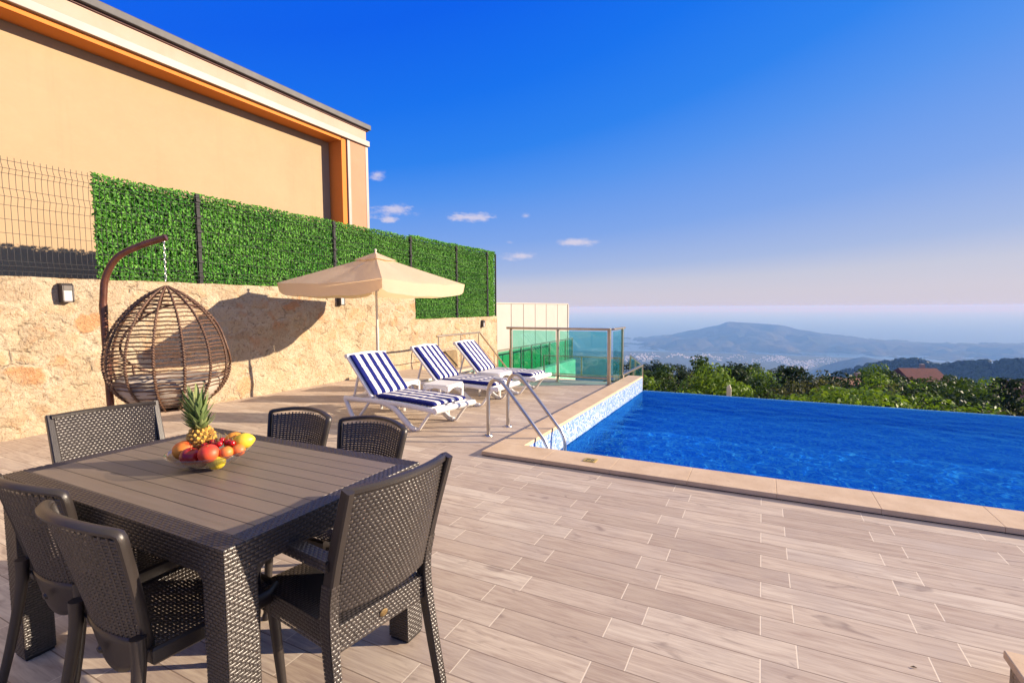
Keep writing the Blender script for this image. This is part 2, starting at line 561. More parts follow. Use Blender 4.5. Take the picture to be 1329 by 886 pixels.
def m_stone_wall():
    m, g = mat('lime_washed_stone')
    tc = g.n('ShaderNodeTexCoord')
    P = tc.outputs['Object']
    Pd = g.mapping(P, (1, 1, 1))
    big = g.noise(Pd, 2.6, 5, 0.6, 0.4)
    warp = g.n('ShaderNodeVectorMath', dict(operation='ADD'))
    nv = g.n('ShaderNodeTexNoise', None, Vector=P, Scale=5.0, Detail=3.0)
    sc = g.n('ShaderNodeVectorMath', dict(operation='SCALE')); g.set(sc.inputs[0], nv.outputs['Color']); sc.inputs['Scale'].default_value = 0.22
    g.set(warp.inputs[0], P); g.set(warp.inputs[1], sc.outputs[0])
    vo = g.n('ShaderNodeTexVoronoi', dict(feature='DISTANCE_TO_EDGE'), Vector=g.mapping(warp.outputs[0], (1, 1, 1.7)), Scale=2.7)
    vc = g.n('ShaderNodeTexVoronoi', None, Vector=g.mapping(warp.outputs[0], (1, 1, 1.7)), Scale=2.7)
    stone = g.ramp(vo.outputs['Distance'], [(0.05, 0.0), (0.16, 1.0)])
    vis = g.ramp(g.noise(P, 1.7, 3, 0.5), [(0.36, 0.15), (0.58, 0.95)])
    sm = g.math('MULTIPLY', stone, vis)
    fine = g.noise(g.mapping(P, (1, 1, 1)), 24, 6, 0.7)
    pits = g.noise(g.mapping(P, (1, 1.0, 1.0), rot=(0.6, 0, 0)), 15, 5, 0.72, 1.2)
    spk = g.noise(P, 60, 3, 0.7)
    lime = g.mix(g.ramp(big, [(0.35, 0.0), (0.65, 1.0)]), (0.455, 0.355, 0.225), (0.555, 0.46, 0.325))
    sc2 = g.n('ShaderNodeSeparateColor'); g.set(sc2.inputs[0], vc.outputs['Color'])
    scol = g.ramp(sc2.outputs[0], [(0.0, (0.37, 0.25, 0.14)), (0.25, (0.50, 0.37, 0.22)), (0.5, (0.56, 0.44, 0.29)), (0.72, (0.42, 0.32, 0.21)), (0.88, (0.52, 0.36, 0.20)), (0.95, (0.50, 0.26, 0.12)), (1.0, (0.50, 0.25, 0.11))])
    c = g.mix(sm, lime, scol)
    rust = g.ramp(g.noise(P, 3.3, 3, 0.6, 0.8), [(0.57, 0.0), (0.70, 0.7)])
    c = g.mix(rust, c, (0.50, 0.26, 0.12))
    c = g.mix(g.ramp(pits, [(0.55, 0.0), (0.66, 0.75)]), c, (0.24, 0.15, 0.08))
    c = g.mix(g.ramp(fine, [(0.56, 0.0), (0.70, 0.65)]), c, (0.27, 0.17, 0.09))
    c = g.mix(g.ramp(spk, [(0.3, 0.5), (0.44, 0.0)]), c, (0.64, 0.53, 0.40))
    crev = g.math('MULTIPLY', g.ramp(vo.outputs['Distance'], [(0.0, 1.0), (0.055, 0.0)]), g.ramp(g.noise(P, 4.2, 3, 0.6), [(0.52, 0.0), (0.64, 0.55)]))
    c = g.mix(crev, c, (0.20, 0.125, 0.065))
    strk = g.noise(g.mapping(P, (1, 0.45, 1.0), rot=(0.75, 0, 0)), 34, 5, 0.7, 0.8)
    c = g.mix(g.ramp(strk, [(0.60, 0.0), (0.68, 0.8)]), c, (0.17, 0.10, 0.05))
    h = g.math('ADD', g.math('ADD', g.math('MULTIPLY', sm, 0.35), g.math('MULTIPLY', crev, -0.8)), g.math('ADD', g.math('MULTIPLY', pits, -0.9), g.math('ADD', g.math('MULTIPLY', fine, -0.55), g.math('MULTIPLY', big, 0.7))))
    b = g.n('ShaderNodeBsdfPrincipled', None, Base_Color=c, Roughness=0.92)
    b.inputs['Specular IOR Level'].default_value = 0.15
    g.set(b.inputs['Normal'], g.bump(h, 0.9, 0.045))
    finish(g, b)
    return m
M['stone_wall'] = m_stone_wall()


def m_plaster(name, col, col2, scale=0.7):
    m, g = mat(name)
    tc = g.n('ShaderNodeTexCoord')
    n1 = g.noise(tc.outputs['Object'], scale, 5, 0.6)
    n2 = g.noise(g.mapping(tc.outputs['Object'], (1, 1, 0.25)), 2.2, 4, 0.6)
    c = g.mix(g.ramp(n1, [(0.35, 0.0), (0.7, 1.0)]), col, col2)
    c = g.mix(g.ramp(n2, [(0.55, 0.0), (0.8, 0.25)]), c, tuple(x * 0.8 for x in col))
    drip = g.noise(g.mapping(tc.outputs['Object'], (3.0, 3.0, 0.12)), 2.0, 4, 0.6)
    c = g.mix(g.ramp(drip, [(0.56, 0.0), (0.74, 0.20)]), c, tuple(x * 0.72 for x in col))
    trow = g.noise(g.mapping(tc.outputs['Object'], (1, 1, 1.6)), 5.5, 5, 0.65, 1.0)
    c = g.mix(g.ramp(trow, [(0.45, 0.0), (0.7, 0.16)]), c, tuple(min(1, x * 1.25) for x in col))
    b = g.n('ShaderNodeBsdfPrincipled', None, Base_Color=c, Roughness=0.85)
    b.inputs['Specular IOR Level'].default_value = 0.2
    g.set(b.inputs['Normal'], g.bump(g.math('ADD', g.math('MULTIPLY', trow, 1.5), g.noise(tc.outputs['Object'], 90, 3)), 0.15, 0.005))
    finish(g, b)
    return m
M['plaster'] = m_plaster('peach_render', (0.375, 0.27, 0.16), (0.405, 0.295, 0.178))
M['plaster_frame'] = m_plaster('orange_render', (0.44, 0.225, 0.14), (0.48, 0.255, 0.16))
M['plaster_soffit'] = m_plaster('deep_orange_render', (0.62, 0.20, 0.04), (0.66, 0.22, 0.05))
M['fascia'] = m_plaster('pale_peach_fascia', (0.46, 0.325, 0.245), (0.49, 0.36, 0.285), 1.2)
M['strip'] = simple('light_metal_strip', (0.30, 0.265, 0.23), 0.5, 0.0, var=0.1, vscale=3)
M['roof_dark'] = simple('dark_roof_edge', (0.055, 0.052, 0.056), 0.6, var=0.3, vscale=5)
M['red_trim'] = simple('dark_red_trim', (0.10, 0.025, 0.018), 0.6)


def m_coping():
    m, g = mat('travertine_coping')
    tc = g.n('ShaderNodeTexCoord')
    P = tc.outputs['Object']
    n1 = g.noise(P, 4, 6, 0.65)
    n2 = g.noise(g.mapping(P, (1, 1, 1)), 38, 4, 0.7)
    c = g.mix(g.ramp(n1, [(0.3, 0.0), (0.7, 1.0)]), (0.54, 0.38, 0.225), (0.68, 0.51, 0.33))
    c = g.mix(g.ramp(n2, [(0.58, 0.0), (0.72, 0.5)]), c, (0.38, 0.26, 0.15))
    b = g.n('ShaderNodeBsdfPrincipled', None, Base_Color=c, Roughness=0.6)
    g.set(b.inputs['Normal'], g.bump(g.math('ADD', n2, n1), 0.2, 0.006))
    finish(g, b)
    return m
M['coping'] = m_coping()


def m_mosaic(name, cols, scale=0.025, grout=(0.5, 0.55, 0.62)):
    m, g = mat(name)
    tc = g.n('ShaderNodeTexCoord')
    geo = g.n('ShaderNodeNewGeometry')
    P = tc.outputs['Object']
    sp = g.n('ShaderNodeSeparateXYZ'); g.set(sp.inputs[0], P)
    nn = g.n('ShaderNodeSeparateXYZ'); g.set(nn.inputs[0], geo.outputs['Normal'])
    isx = g.math('GREATER_THAN', g.math('ABSOLUTE', nn.outputs[0]), 0.7)
    isz = g.math('GREATER_THAN', g.math('ABSOLUTE', nn.outputs[2]), 0.7)
    u = g.n('ShaderNodeMix', dict(data_type='FLOAT')); g.set(u.inputs[0], isx); g.set(u.inputs[2], sp.outputs[0]); g.set(u.inputs[3], sp.outputs[1])
    v = g.n('ShaderNodeMix', dict(data_type='FLOAT')); g.set(v.inputs[0], isz); g.set(v.inputs[2], sp.outputs[2]); g.set(v.inputs[3], sp.outputs[1])
    cb = g.n('ShaderNodeCombineXYZ'); g.set(cb.inputs[0], u.outputs[0]); g.set(cb.inputs[1], v.outputs[0])
    br = g.n('ShaderNodeTexBrick', dict(offset=0.0), Vector=cb.outputs[0], Scale=1.0, Mortar_Size=scale * 0.06, Brick_Width=scale, Row_Height=scale,
             Color1=(0, 0, 0), Color2=(1, 1, 1), Mortar=(0.5, 0.5, 0.5))
    c = g.ramp(br.outputs['Color'], [(i / (len(cols) - 1), k) for i, k in enumerate(cols)], 'CONSTANT' if len(cols) > 2 else 'LINEAR')
    c = g.mix(br.outputs['Fac'], c, grout)
    b = g.n('ShaderNodeBsdfPrincipled', None, Base_Color=c, Roughness=0.25)
    finish(g, b)
    return m
M['mosaic_band'] = m_mosaic('waterline_mosaic', [(0.10, 0.22, 0.60), (0.34, 0.48, 0.76), (0.55, 0.63, 0.80), (0.20, 0.36, 0.70), (0.62, 0.68, 0.80)])
M['mosaic_pool'] = m_mosaic('pool_mosaic', [(0.018, 0.20, 0.84), (0.03, 0.27, 0.92), (0.07, 0.38, 0.94), (0.02, 0.23, 0.90), (0.16, 0.52, 0.95), (0.02, 0.22, 0.88)], 0.03, (0.08, 0.34, 0.90))


def m_water():
    # the body of the water bends light; its skin carries the sky's reflection
    m, g = mat('pool_water')
    rf = g.n('ShaderNodeBsdfRefraction', None, Roughness=0.0, IOR=1.33, Color=(0.55, 0.90, 1.0))
    finish(g, rf)
    return m
M['water'] = m_water()


def m_water_skin():
    m, g = mat('pool_water_skin')
    tc = g.n('ShaderNodeTexCoord')
    P = tc.outputs['Object']
    w2 = g.noise(g.mapping(P, (1, 1.3, 1), rot=(0, 0, -0.3)), 11.0, 3, 0.55, 0.6)
    nb = g.bump(w2, 0.35, 0.012)
    lw = g.n('ShaderNodeLayerWeight', None, Blend=0.5); g.set(lw.inputs['Normal'], nb)
    f = g.math('ADD', g.math('MULTIPLY', g.math('POWER', lw.outputs['Facing'], 5.0), SKIN), 0.02)
    gl = g.n('ShaderNodeBsdfGlossy', None, Roughness=0.03, Color=(0.08, 0.50, 1.0)); g.set(gl.inputs['Normal'], nb)
    tr = g.n('ShaderNodeBsdfTransparent', None, Color=(1, 1, 1))
    m2 = g.n('ShaderNodeMixShader', None, Fac=f); g.set(m2.inputs[1], tr); g.set(m2.inputs[2], gl)
    finish(g, m2)
    return m
SKIN = 0.75
M['water_skin'] = m_water_skin()


def m_glass(name, tint, gloss=(1, 1, 1), f0=0.035, f1=0.55):
    m, g = mat(name)
    lw = g.n('ShaderNodeLayerWeight', None, Blend=0.5)
    f = g.math('ADD', g.math('MULTIPLY', g.math('POWER', lw.outputs['Facing'], 4.0), f1), f0)
    gl = g.n('ShaderNodeBsdfGlossy', None, Roughness=0.0, Color=gloss)
    tr = g.n('ShaderNodeBsdfTransparent', None, Color=tint)
    m2 = g.n('ShaderNodeMixShader', None, Fac=f); g.set(m2.inputs[1], tr); g.set(m2.inputs[2], gl)
    finish(g, m2)
    return m
M['glass_teal'] = m_glass('teal_glass', (0.54, 0.87, 0.83))
M['glass_green'] = m_glass('green_glass', (0.44, 0.88, 0.68))
M['glass_clear'] = m_glass('clear_glass', (0.90, 0.92, 0.92), (1, 1, 1), 0.06, 0.9)


def m_leaf(name, c1, c2, c3, trans=0.27, rough=0.5):
    m, g = mat(name)
    geo = g.n('ShaderNodeNewGeometry')
    tc = g.n('ShaderNodeTexCoord')
    c = g.ramp(geo.outputs['Random Per Island'], [(0.0, c1), (0.5, c2), (1.0, c3)])
    n1 = g.noise(tc.outputs['Object'], 1.1, 3)
    c = g.mix(g.ramp(n1, [(0.35, 0.0), (0.7, 0.55)]), c, c3)
    b = g.n('ShaderNodeBsdfPrincipled', None, Base_Color=c, Roughness=rough)
    b.inputs['Specular IOR Level'].default_value = 0.12
    t = g.n('ShaderNodeBsdfTranslucent', None, Color=g.mix(1.0, c, (1.5, 1.5, 0.6), 'MULTIPLY'))
    mx = g.n('ShaderNodeMixShader', None, Fac=trans); g.set(mx.inputs[1], b); g.set(mx.inputs[2], t)
    finish(g, mx)
    return m
M['hedge'] = m_leaf('artificial_leaf', (0.022, 0.13, 0.018), (0.070, 0.27, 0.032), (0.19, 0.43, 0.075), 0.2, 0.5)
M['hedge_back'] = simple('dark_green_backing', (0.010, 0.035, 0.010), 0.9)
M['leaf_bright'] = m_leaf('bright_leaf', (0.05, 0.10, 0.012), (0.10, 0.18, 0.018), (0.17, 0.25, 0.03))
M['leaf_mid'] = m_leaf('mid_green_leaf', (0.014, 0.034, 0.007), (0.032, 0.066, 0.012), (0.065, 0.105, 0.022))
M['leaf_dark'] = m_leaf('dark_needle', (0.008, 0.020, 0.008), (0.018, 0.038, 0.013), (0.034, 0.056, 0.018), 0.15)
M['leaf_olive'] = m_leaf('olive_leaf', (0.045, 0.058, 0.028), (0.085, 0.095, 0.045), (0.13, 0.13, 0.065))


def m_ground():
    m, g = mat('hillside_ground')
    tc = g.n('ShaderNodeTexCoord')
    P = tc.outputs['Object']
    n1 = g.noise(P, 0.02, 8, 0.65)
    n2 = g.noise(P, 0.12, 5, 0.7)
    c = g.mix(g.ramp(n1, [(0.4, 0.0), (0.6, 1.0)]), (0.035, 0.05, 0.02), (0.075, 0.08, 0.035))
    c = g.mix(g.ramp(n2, [(0.55, 0.0), (0.7, 0.7)]), c, (0.16, 0.125, 0.075))
    b = g.n('ShaderNodeBsdfPrincipled', None, Base_Color=c, Roughness=0.95)
    b.inputs['Specular IOR Level'].default_value = 0.1
    g.set(b.inputs['Normal'], g.bump(n2, 0.6, 1.0))
    finish(g, b)
    return m
M['ground'] = m_ground()


def m_hill(name, c1, c2, s=0.004, bs=0.03, bd=12):
    m, g = mat(name)
    tc = g.n('ShaderNodeTexCoord')
    P = tc.outputs['Object']
    n1 = g.noise(P, s, 8, 0.65)
    n2 = g.noise(P, bs, 4, 0.7)
    c = g.mix(g.ramp(n1, [(0.4, 0.0), (0.62, 1.0)]), c1, c2)
    b = g.n('ShaderNodeBsdfPrincipled', None, Base_Color=c, Roughness=1.0)
    b.inputs['Specular IOR Level'].default_value = 0.05
    g.set(b.inputs['Normal'], g.bump(n2, 0.9, bd))
    finish(g, b)
    return m
M['mountain'] = m_hill('mountain_scrub', (0.03, 0.038, 0.03), (0.065, 0.065, 0.048), 0.0018, 0.008, 40)
M['ridge'] = m_hill('wooded_ridge_ground', (0.025, 0.038, 0.02), (0.055, 0.065, 0.03), 0.006, 0.05, 8)
M['plain'] = m_hill('valley_ground', (0.05, 0.06, 0.035), (0.13, 0.12, 0.08), 0.002, 0.01, 10)
M['town'] = simple('whitewashed_houses', (0.84, 0.80, 0.74), 0.8, var=0.1, vscale=0.01)


def m_sea():
    m, g = mat('sea')
    b = g.n('ShaderNodeBsdfPrincipled', None, Base_Color=(0.02, 0.06, 0.12), Roughness=0.28)
    tc = g.n('ShaderNodeTexCoord')
    g.set(b.inputs['Normal'], g.bump(g.noise(tc.outputs['Object'], 0.05, 4), 0.4, 2))
    finish(g, b)
    return m
M['sea'] = m_sea()


def m_stripes(name, n_pairs, width):
    """blue and white stripes across local y, running along the length"""
    m, g = mat(name)
    tc = g.n('ShaderNodeTexCoord')
    sp = g.n('ShaderNodeSeparateXYZ'); g.set(sp.inputs[0], tc.outputs['Object'])
    t = g.math('MULTIPLY', g.math('ADD', sp.outputs[1], width / 2), n_pairs / width)
    f = g.math('FRACT', t)
    s = g.math('LESS_THAN', f, 0.52)
    nz_ = g.noise(tc.outputs['Object'], 9, 4)
    c = g.mix(s, g.mix(nz_, (0.70, 0.68, 0.64), (0.78, 0.76, 0.72)), g.mix(nz_, (0.006, 0.010, 0.115), (0.010, 0.018, 0.17)))
    b = g.n('ShaderNodeBsdfPrincipled', None, Base_Color=c, Roughness=0.85)
    b.inputs['Specular IOR Level'].default_value = 0.2
    h = g.math('ADD', g.noise(tc.outputs['Object'], 14, 4, 0.6), g.math('MULTIPLY', g.noise(tc.outputs['Object'], 250, 2), 0.2))
    g.set(b.inputs['Normal'], g.bump(h, 0.35, 0.012))
    finish(g, b)
    return m
M['stripes'] = m_stripes('blue_white_stripes', 4.65, 0.58)


def m_planks():
    m, g = mat('table_planks')
    tc = g.n('ShaderNodeTexCoord')
    P = tc.outputs['Object']
    br = g.n('ShaderNodeTexBrick', dict(offset=0.0), Vector=g.mapping(P, loc=(3, 0.36, 0)), Scale=1.0, Mortar_Size=0.0022, Brick_Width=9.0, Row_Height=0.072, Color1=(0, 0, 0), Color2=(1, 1, 1), Mortar=(0.5, 0.5, 0.5))
    gr = g.noise(g.mapping(P, (2, 40, 1)), 2.0, 6, 0.65, 0.5)
    spk = g.noise(P, 90, 3, 0.7)
    c = g.mix(gr, (0.115, 0.086, 0.064), (0.25, 0.195, 0.145))
    c = g.mix(g.ramp(br.outputs['Color'], [(0.0, 0.0), (1.0, 0.3)]), c, (0.24, 0.185, 0.135))
    c = g.mix(g.ramp(spk, [(0.64, 0.0), (0.74, 0.5)]), c, (0.22, 0.19, 0.16))
    c = g.mix(br.outputs['Fac'], c, (0.02, 0.016, 0.014))
    b = g.n('ShaderNodeBsdfPrincipled', None, Base_Color=c, Roughness=g.ramp(gr, [(0.3, 0.36), (0.7, 0.50)]))
    b.inputs['Specular IOR Level'].default_value = 0.45
    h = g.math('SUBTRACT', g.math('MULTIPLY', gr, 0.25), br.outputs['Fac'])
    g.set(b.inputs['Normal'], g.bump(h, 0.5, 0.003))
    finish(g, b)
    return m
M['planks'] = m_planks()


def m_fruit(name, c1, c2, rough=0.35, scale=9, bump=0.05, bs=90):
    m, g = mat(name)
    tc = g.n('ShaderNodeTexCoord')
    n1 = g.noise(tc.outputs['Object'], scale, 3)
    c = g.mix(g.ramp(n1, [(0.38, 0.0), (0.62, 1.0)]), c1, c2)
    b = g.n('ShaderNodeBsdfPrincipled', None, Base_Color=c, Roughness=rough)
    b.inputs['Subsurface Weight'].default_value = 0.05
    b.inputs['Subsurface Radius'].default_value = (0.01, 0.005, 0.003)
    g.set(b.inputs['Normal'], g.bump(g.noise(tc.outputs['Object'], bs, 3), bump, 0.01))
    finish(g, b)
    return m
#SETTING
# ================================================================== the setting
PX0, PY0, PEND = -2.35, 4.0, 9.8        # outer coping corner, far end
IX0, IY0 = -2.07, 4.36                  # inner pool edge
WZ = -0.27                              # water level
WX = -7.25                              # face of the stone wall

# deck: two slabs round the pool, thick so its sides are real
d = MB()
d.box(WX - 0.1, 11.2, -6.0, PY0, -0.25, 0.0)
d.box(WX - 0.1, PX0, PY0, 9.05, -0.25, 0.0)
tag(d.build('deck', M['deck']), kind='structure')
d = MB()
d.box(WX - 0.1, 11.2, -6.0, PY0 - 0.02, -8.0, -0.252)
d.box(WX - 0.1, PX0 - 0.02, PY0 - 0.02, 9.03, -8.0, -0.252)
tag(d.build('deck_foundation', M['terrace_wall']), kind='structure')

# coping stones: near run and left run, mitred as one kerb
cp = MB()
prof_top, th = 0.042, 0.036
def slab(mb, x0, x1, y0, y1, z0, z1):
    mb.box(x0, x1, y0, y1, z0, z1)
xs = [PX0 + 0.0] + [PX0 + 0.62 * i for i in range(1, 23)]
for i in range(len(xs) - 1):
    slab(cp, xs[i] + (0.0006 if i else 0), xs[i + 1] - 0.0006, PY0, IY0, 0.006, prof_top)
ys = [IY0 + 0.003 + 0.605 * i for i in range(10)]
for i in range(9):
    slab(cp, PX0, IX0, ys[i], ys[i + 1] - 0.0012, 0.006, prof_top)
tag(cp.build('pool_coping', M['coping'], bevel=0.0025), kind='structure')
bd = MB()
bd.box(PX0 + 0.012, 11.2, PY0 + 0.012, IY0 - 0.012, -0.3, 0.005)
bd.box(PX0 + 0.012, IX0 - 0.012, IY0, PEND, -0.3, 0.005)
tag(bd.build('coping_bed', M['roof_dark']), kind='structure')

# pool basin: floor, walls and the infinity edge
DEP = -1.5
b = MB()
b.box(IX0 - 0.30, 11.2, IY0 - 0.02, PEND, DEP - 0.1, DEP)           # floor
b.box(IX0 - 0.285, IX0 - 0.003, IY0 - 0.285, PEND - 0.003, DEP, WZ - 0.10)     # left wall under water
b.box(IX0 - 0.003, 11.2, IY0 - 0.285, IY0 - 0.003, DEP, WZ - 0.10)          # near wall
b.box(IX0 - 0.003, 11.2, PEND - 0.003, PEND + 0.2, DEP, WZ - 0.06)      # far weir
b.box(11.0, 11.2, IY0, PEND - 0.003, DEP, -0.02)
pool = tag(b.build('pool', M['mosaic_pool']), kind='structure')
b = MB()
b.box(IX0 - 0.25, IX0 - 0.001, IY0, PEND, WZ - 0.10, 0.004)
b.box(IX0 - 0.25, 11.2, IY0 - 0.25, IY0 - 0.001, WZ - 0.10, 0.004)
b.box(IX0 - 0.001, 11.2, PEND - 0.001, PEND + 0.16, WZ - 0.06, WZ + 0.006)
b.box(PX0, IX0 - 0.001, PEND - 0.002, PEND + 0.02, -2.0, 0.004)
tag(b.build('pool_waterline_tiles', M['mosaic_band']), kind='structure')
b = MB()
b.box(PX0, 11.2, PEND + 0.02, PEND + 0.24, -6.0, WZ - 0.062)
tag(b.build('pool_outer_wall', M['terrace_wall']), kind='structure')
w = MB()
def wave(x, y):
    h = noise.fractal(Vector((x * 3.4 + 0.3 * y, y * 3.9, 0.7)), 1.0, 2.0, 2) * 0.0068
    h += noise.noise(Vector((x * 1.3, y * 1.5 + x * 0.3, 5.0))) * 0.004
    return h * min(1.0, (PEND - y + 0.25) / 1.2)
def wp(u, v):
    x = IX0 + 0.0005 + u * (11.0 - IX0); y = IY0 + v * (PEND - IY0 + 0.12)
    return (x, y, WZ + 0.010 + wave(x, y))
w.grid(wp, 620, 260)
o = w.build('pool_water', M['water'], smooth='full')
tag(o, kind='structure')
o.cycles.is_caustics_caster = True
sk = MB()
sk.v = [(x, y, z + 0.004) for (x, y, z) in w.v]; sk.f = w.f
tag(sk.build('pool_water_surface', M['water_skin'], smooth='full'), kind='structure')
pool.cycles.is_caustics_receiver = True

# upper ground behind the stone wall
u_ = MB()
u_.box(-40, WX - 0.34, -20, 13.0, -6, 1.62)
tag(u_.build('upper_ground', M['ground']), kind='structure')

# stairs going down along the wall and the raised kerb beside them
st = MB()
for i in range(9):
    st.box(WX - 0.05, -6.42, 9.06 + 0.3 * i, 9.06 + 0.3 * (i + 1), -3.0, -0.17 * (i + 1))
st.box(WX - 0.05, -6.421, 11.761, 16.2, -4.5, -1.7)
st.box(-6.42, PX0 - 0.05, 9.06, 16.2, -4.5, -1.702)
tag(st.build('steps', M['coping']), kind='structure')
st = MB()
st.box(-6.36, -6.10, 9.052, 10.75, -3.0, -0.002)
tag(st.build('stair_landing', M['deck']), kind='structure')

# ---------------------------------------------------------------- terrain
def tx(az, r, z):
    a = R(az)
    return (r * math.sin(a), r * math.cos(a), z)

def hill_h(az, r):
    pts = [(0, -6.5), (12, -6.5), (30, -8.6), (60, -13.0), (100, -18), (160, -31), (300, -75), (600, -170), (1200, -330), (2500, -520), (3600, -585), (5000, -597), (12000, -598)]
    for (r0, z0), (r1, z1) in zip(pts, pts[1:]):
        if r <= r1:
            t = (r - r0) / (r1 - r0)
            z = z0 + (z1 - z0) * t
            break
    else:
        z = pts[-1][1]
    x, y, _ = tx(az, r, 0)
    z += noise.fractal(Vector((x * 0.03, y * 0.03, 3.3)), 1, 2, 4) * min(r * 0.02, 1.2)
    z += noise.fractal(Vector((x * 0.002, y * 0.002, 8.3)), 1, 2, 5) * min(r * 0.025, 55) * max(0, min(1, (4500 - r) / 2000))
    return z
rad = [0] + [11 * 1.11 ** i for i in range(60)]
rad = [r for r in rad if r < 6900] + [6900]
azs = [-180 + 2 * i for i in range(180)]
vs, fs = [], []
for r in rad:
    for a in azs:
        vs.append(tx(a, r, hill_h(a, r)))
n = len(azs)
for i in range(len(rad) - 1):
    for k in range(n):
        l = (k + 1) % n
        fs.append((i * n + k, (i + 1) * n + k, (i + 1) * n + l, i * n + l))
tag(MB().add(vs, fs).build('hillside', M['ground'], smooth='full'), kind='structure')

def interp(tab, a):
    if a <= tab[0][0]: return tab[0][1]
    if a >= tab[-1][0]: return tab[-1][1]
    for (a0, z0), (a1, z1) in zip(tab, tab[1:]):
        if a <= a1:
            t = (a - a0) / (a1 - a0)
            t = t * t * (3 - 2 * t) * 0.5 + t * 0.5
            return z0 + (z1 - z0) * t

def ridge_mesh(name, m, tab, r0, front, back, base, na, nr, rough, seed):
    """a hill whose crest, at distance r0, follows the table of azimuth and height"""
    a0, a1 = tab[0][0], tab[-1][0]
    def P(u, v):
        a = a0 + (a1 - a0) * u
        crest = interp(tab, a)
        r = r0 - front + (front + back) * v
        t = (r - r0) / (front if r < r0 else back)
        sh = max(0.0, 1 - abs(t)) ** (1.25 if t < 0 else 1.0)
        x, y, _ = tx(a, r, 0)
        k = 3.0 / (front + back) * 2
        rid = 1 - abs(noise.fractal(Vector((x * k, y * k, seed)), 0.9, 2.1, 6)) * 1.6
        fl = noise.fractal(Vector((x * k * 4, y * k * 4, seed + 4)), 0.9, 2.1, 5)
        mid = 4 * sh * (1 - sh)
        z = base + (crest - base) * sh + rough * ((rid - 0.6) * mid * 0.9 + fl * (0.05 + 0.16 * mid))
        return tx(a, r, z)
    return tag(MB().grid(P, na, nr).build(name, m, smooth='full'), kind='structure')

MT = [(-15.5, -660), (-13.4, -621), (-9.8, -506), (-6.6, -394), (-4.3, -312), (-3.2, -250), (-2.1, -256), (1.5, -291), (3.6, -372), (6.2, -435), (9.2, -502), (11.5, -522), (14.7, -523), (19.3, -500), (28, -470), (40, -520), (55, -640)]
ridge_mesh('mountain', M['mountain'], MT, 9000, 2300, 1500, -630, 260, 50, 120, 2.2)
ridge_mesh('headland', M['mountain'], [(-13.5, -700), (-11.9, -680), (-10.2, -591), (-8.2, -482), (-6.2, -455), (-4.3, -540), (-2, -650), (0, -700)], 7700, 900, 900, -640, 70, 26, 50, 5.1)
ridge_mesh('cone_hill', M['mountain'], [(4, -640), (5.6, -527), (6.9, -480), (8.7, -437), (10.2, -462), (11.3, -495), (13, -560), (16, -640)], 5200, 700, 700, -640, 60, 22, 30, 7.7)
ridge_mesh('foothill', M['ridge'], [(-30, -380), (-20, -360), (-14, -352), (-11.8, -347), (-9.8, -335), (-7.3, -344), (-5.6, -318), (-3.8, -310), (-1.9, -325), (-0.1, -310), (1.6, -326), (3.7, -334), (6, -340), (14, -360), (30, -380)], 2600, 900, 900, -600, 260, 34, 34, 9.1)
RG = [(1, -260), (3.7, -204), (5.9, -184), (7.5, -164), (8.9, -150), (10.4, -140), (11.9, -130), (13.2, -133), (13.9, -142), (15.6, -131), (17.6, -124), (19.3, -119), (26, -112), (40, -150)]
ridge_mesh('wooded_ridge', M['ridge'], RG, 1500, 600, 700, -420, 240, 40, 16, 12.4)

# sea out to the horizon
sv = [(0, 0, -600)] + [tx(5 * i, 64000, -600) for i in range(72)]
tag(MB().add(sv, [(0, 1 + (i + 1) % 72, 1 + i) for i in range(72)]).build('sea', M['sea']), kind='structure')

# the haze between here and the mountains
hz_m, g = mat('haze_air')
vol = g.n('ShaderNodeVolumePrincipled', None, Color=(0.20, 0.45, 1.0), Density=HAZE)
vol.inputs['Absorption Color'].default_value = (0.81, 0.61, 1, 1)       # blue light is scattered most and hardly absorbed
o = g.n('ShaderNodeOutputMaterial'); g.set(o.inputs[1], vol.outputs[0])
hb = MB().box(-66000, 66000, -66000, 66000, -640, 9.0)
tag(hb.build('haze', hz_m), kind='stuff')

# the white town on the plain
tb = MB()
rr = random.Random(5)
for i in range(760):
    cl = rr.random()
    if cl < 0.62:
        a = rr.gauss(3.2, 1.9); r = rr.uniform(5700, 6500) + 300 * math.sin(a * 1.3)
    elif cl < 0.85:
        a = rr.gauss(-6.0, 2.6); r = 6300 + 250 * math.sin(a * 2.1) + rr.gauss(0, 110)
    else:
        a = rr.gauss(-12.3, 1.0); r = rr.gauss(6000, 200)
    x, y, _ = tx(a, r, 0)
    z = hill_h(a, r)
    wd, dp, hh = rr.uniform(3, 8), rr.uniform(3, 10), rr.uniform(4, 9)
    tb.box(x - wd, x + wd, y - dp, y + dp, z - 6, z + hh)
for i in range(26):
    a = rr.uniform(-12, 4); r = rr.uniform(2300, 4600)
    x, y, _ = tx(a, r, 0); z = hill_h(a, r)
    tb.box(x - 4, x + 4, y - 4, y + 4, z - 4, z + 7)
tag(tb.build('distant_town', M['town']), 'scattered white buildings of a town on the hazy plain below the mountain', 'town', kind='stuff')

# ---------------------------------------------------------------- foliage helpers
def leaf_quads(cen, nor, size, rng, aspect=0.6, fold=0.0):
    """numpy: one bent quad per leaf"""
    k = len(cen)
    rnd = rng.normal(size=(k, 3))
    t = np.cross(nor, rnd); t /= np.linalg.norm(t, axis=1)[:, None] + 1e-9
    b = np.cross(nor, t)
    s = (size * rng.uniform(0.7, 1.3, k))[:, None]
    a = t * s; bb = b * s * aspect
    v = np.stack([cen - a, cen - bb + nor * s * 0.15, cen + a, cen + bb + nor * s * 0.15], 1).reshape(-1, 3)
    f = np.arange(4 * k).reshape(-1, 4)
    return v, f

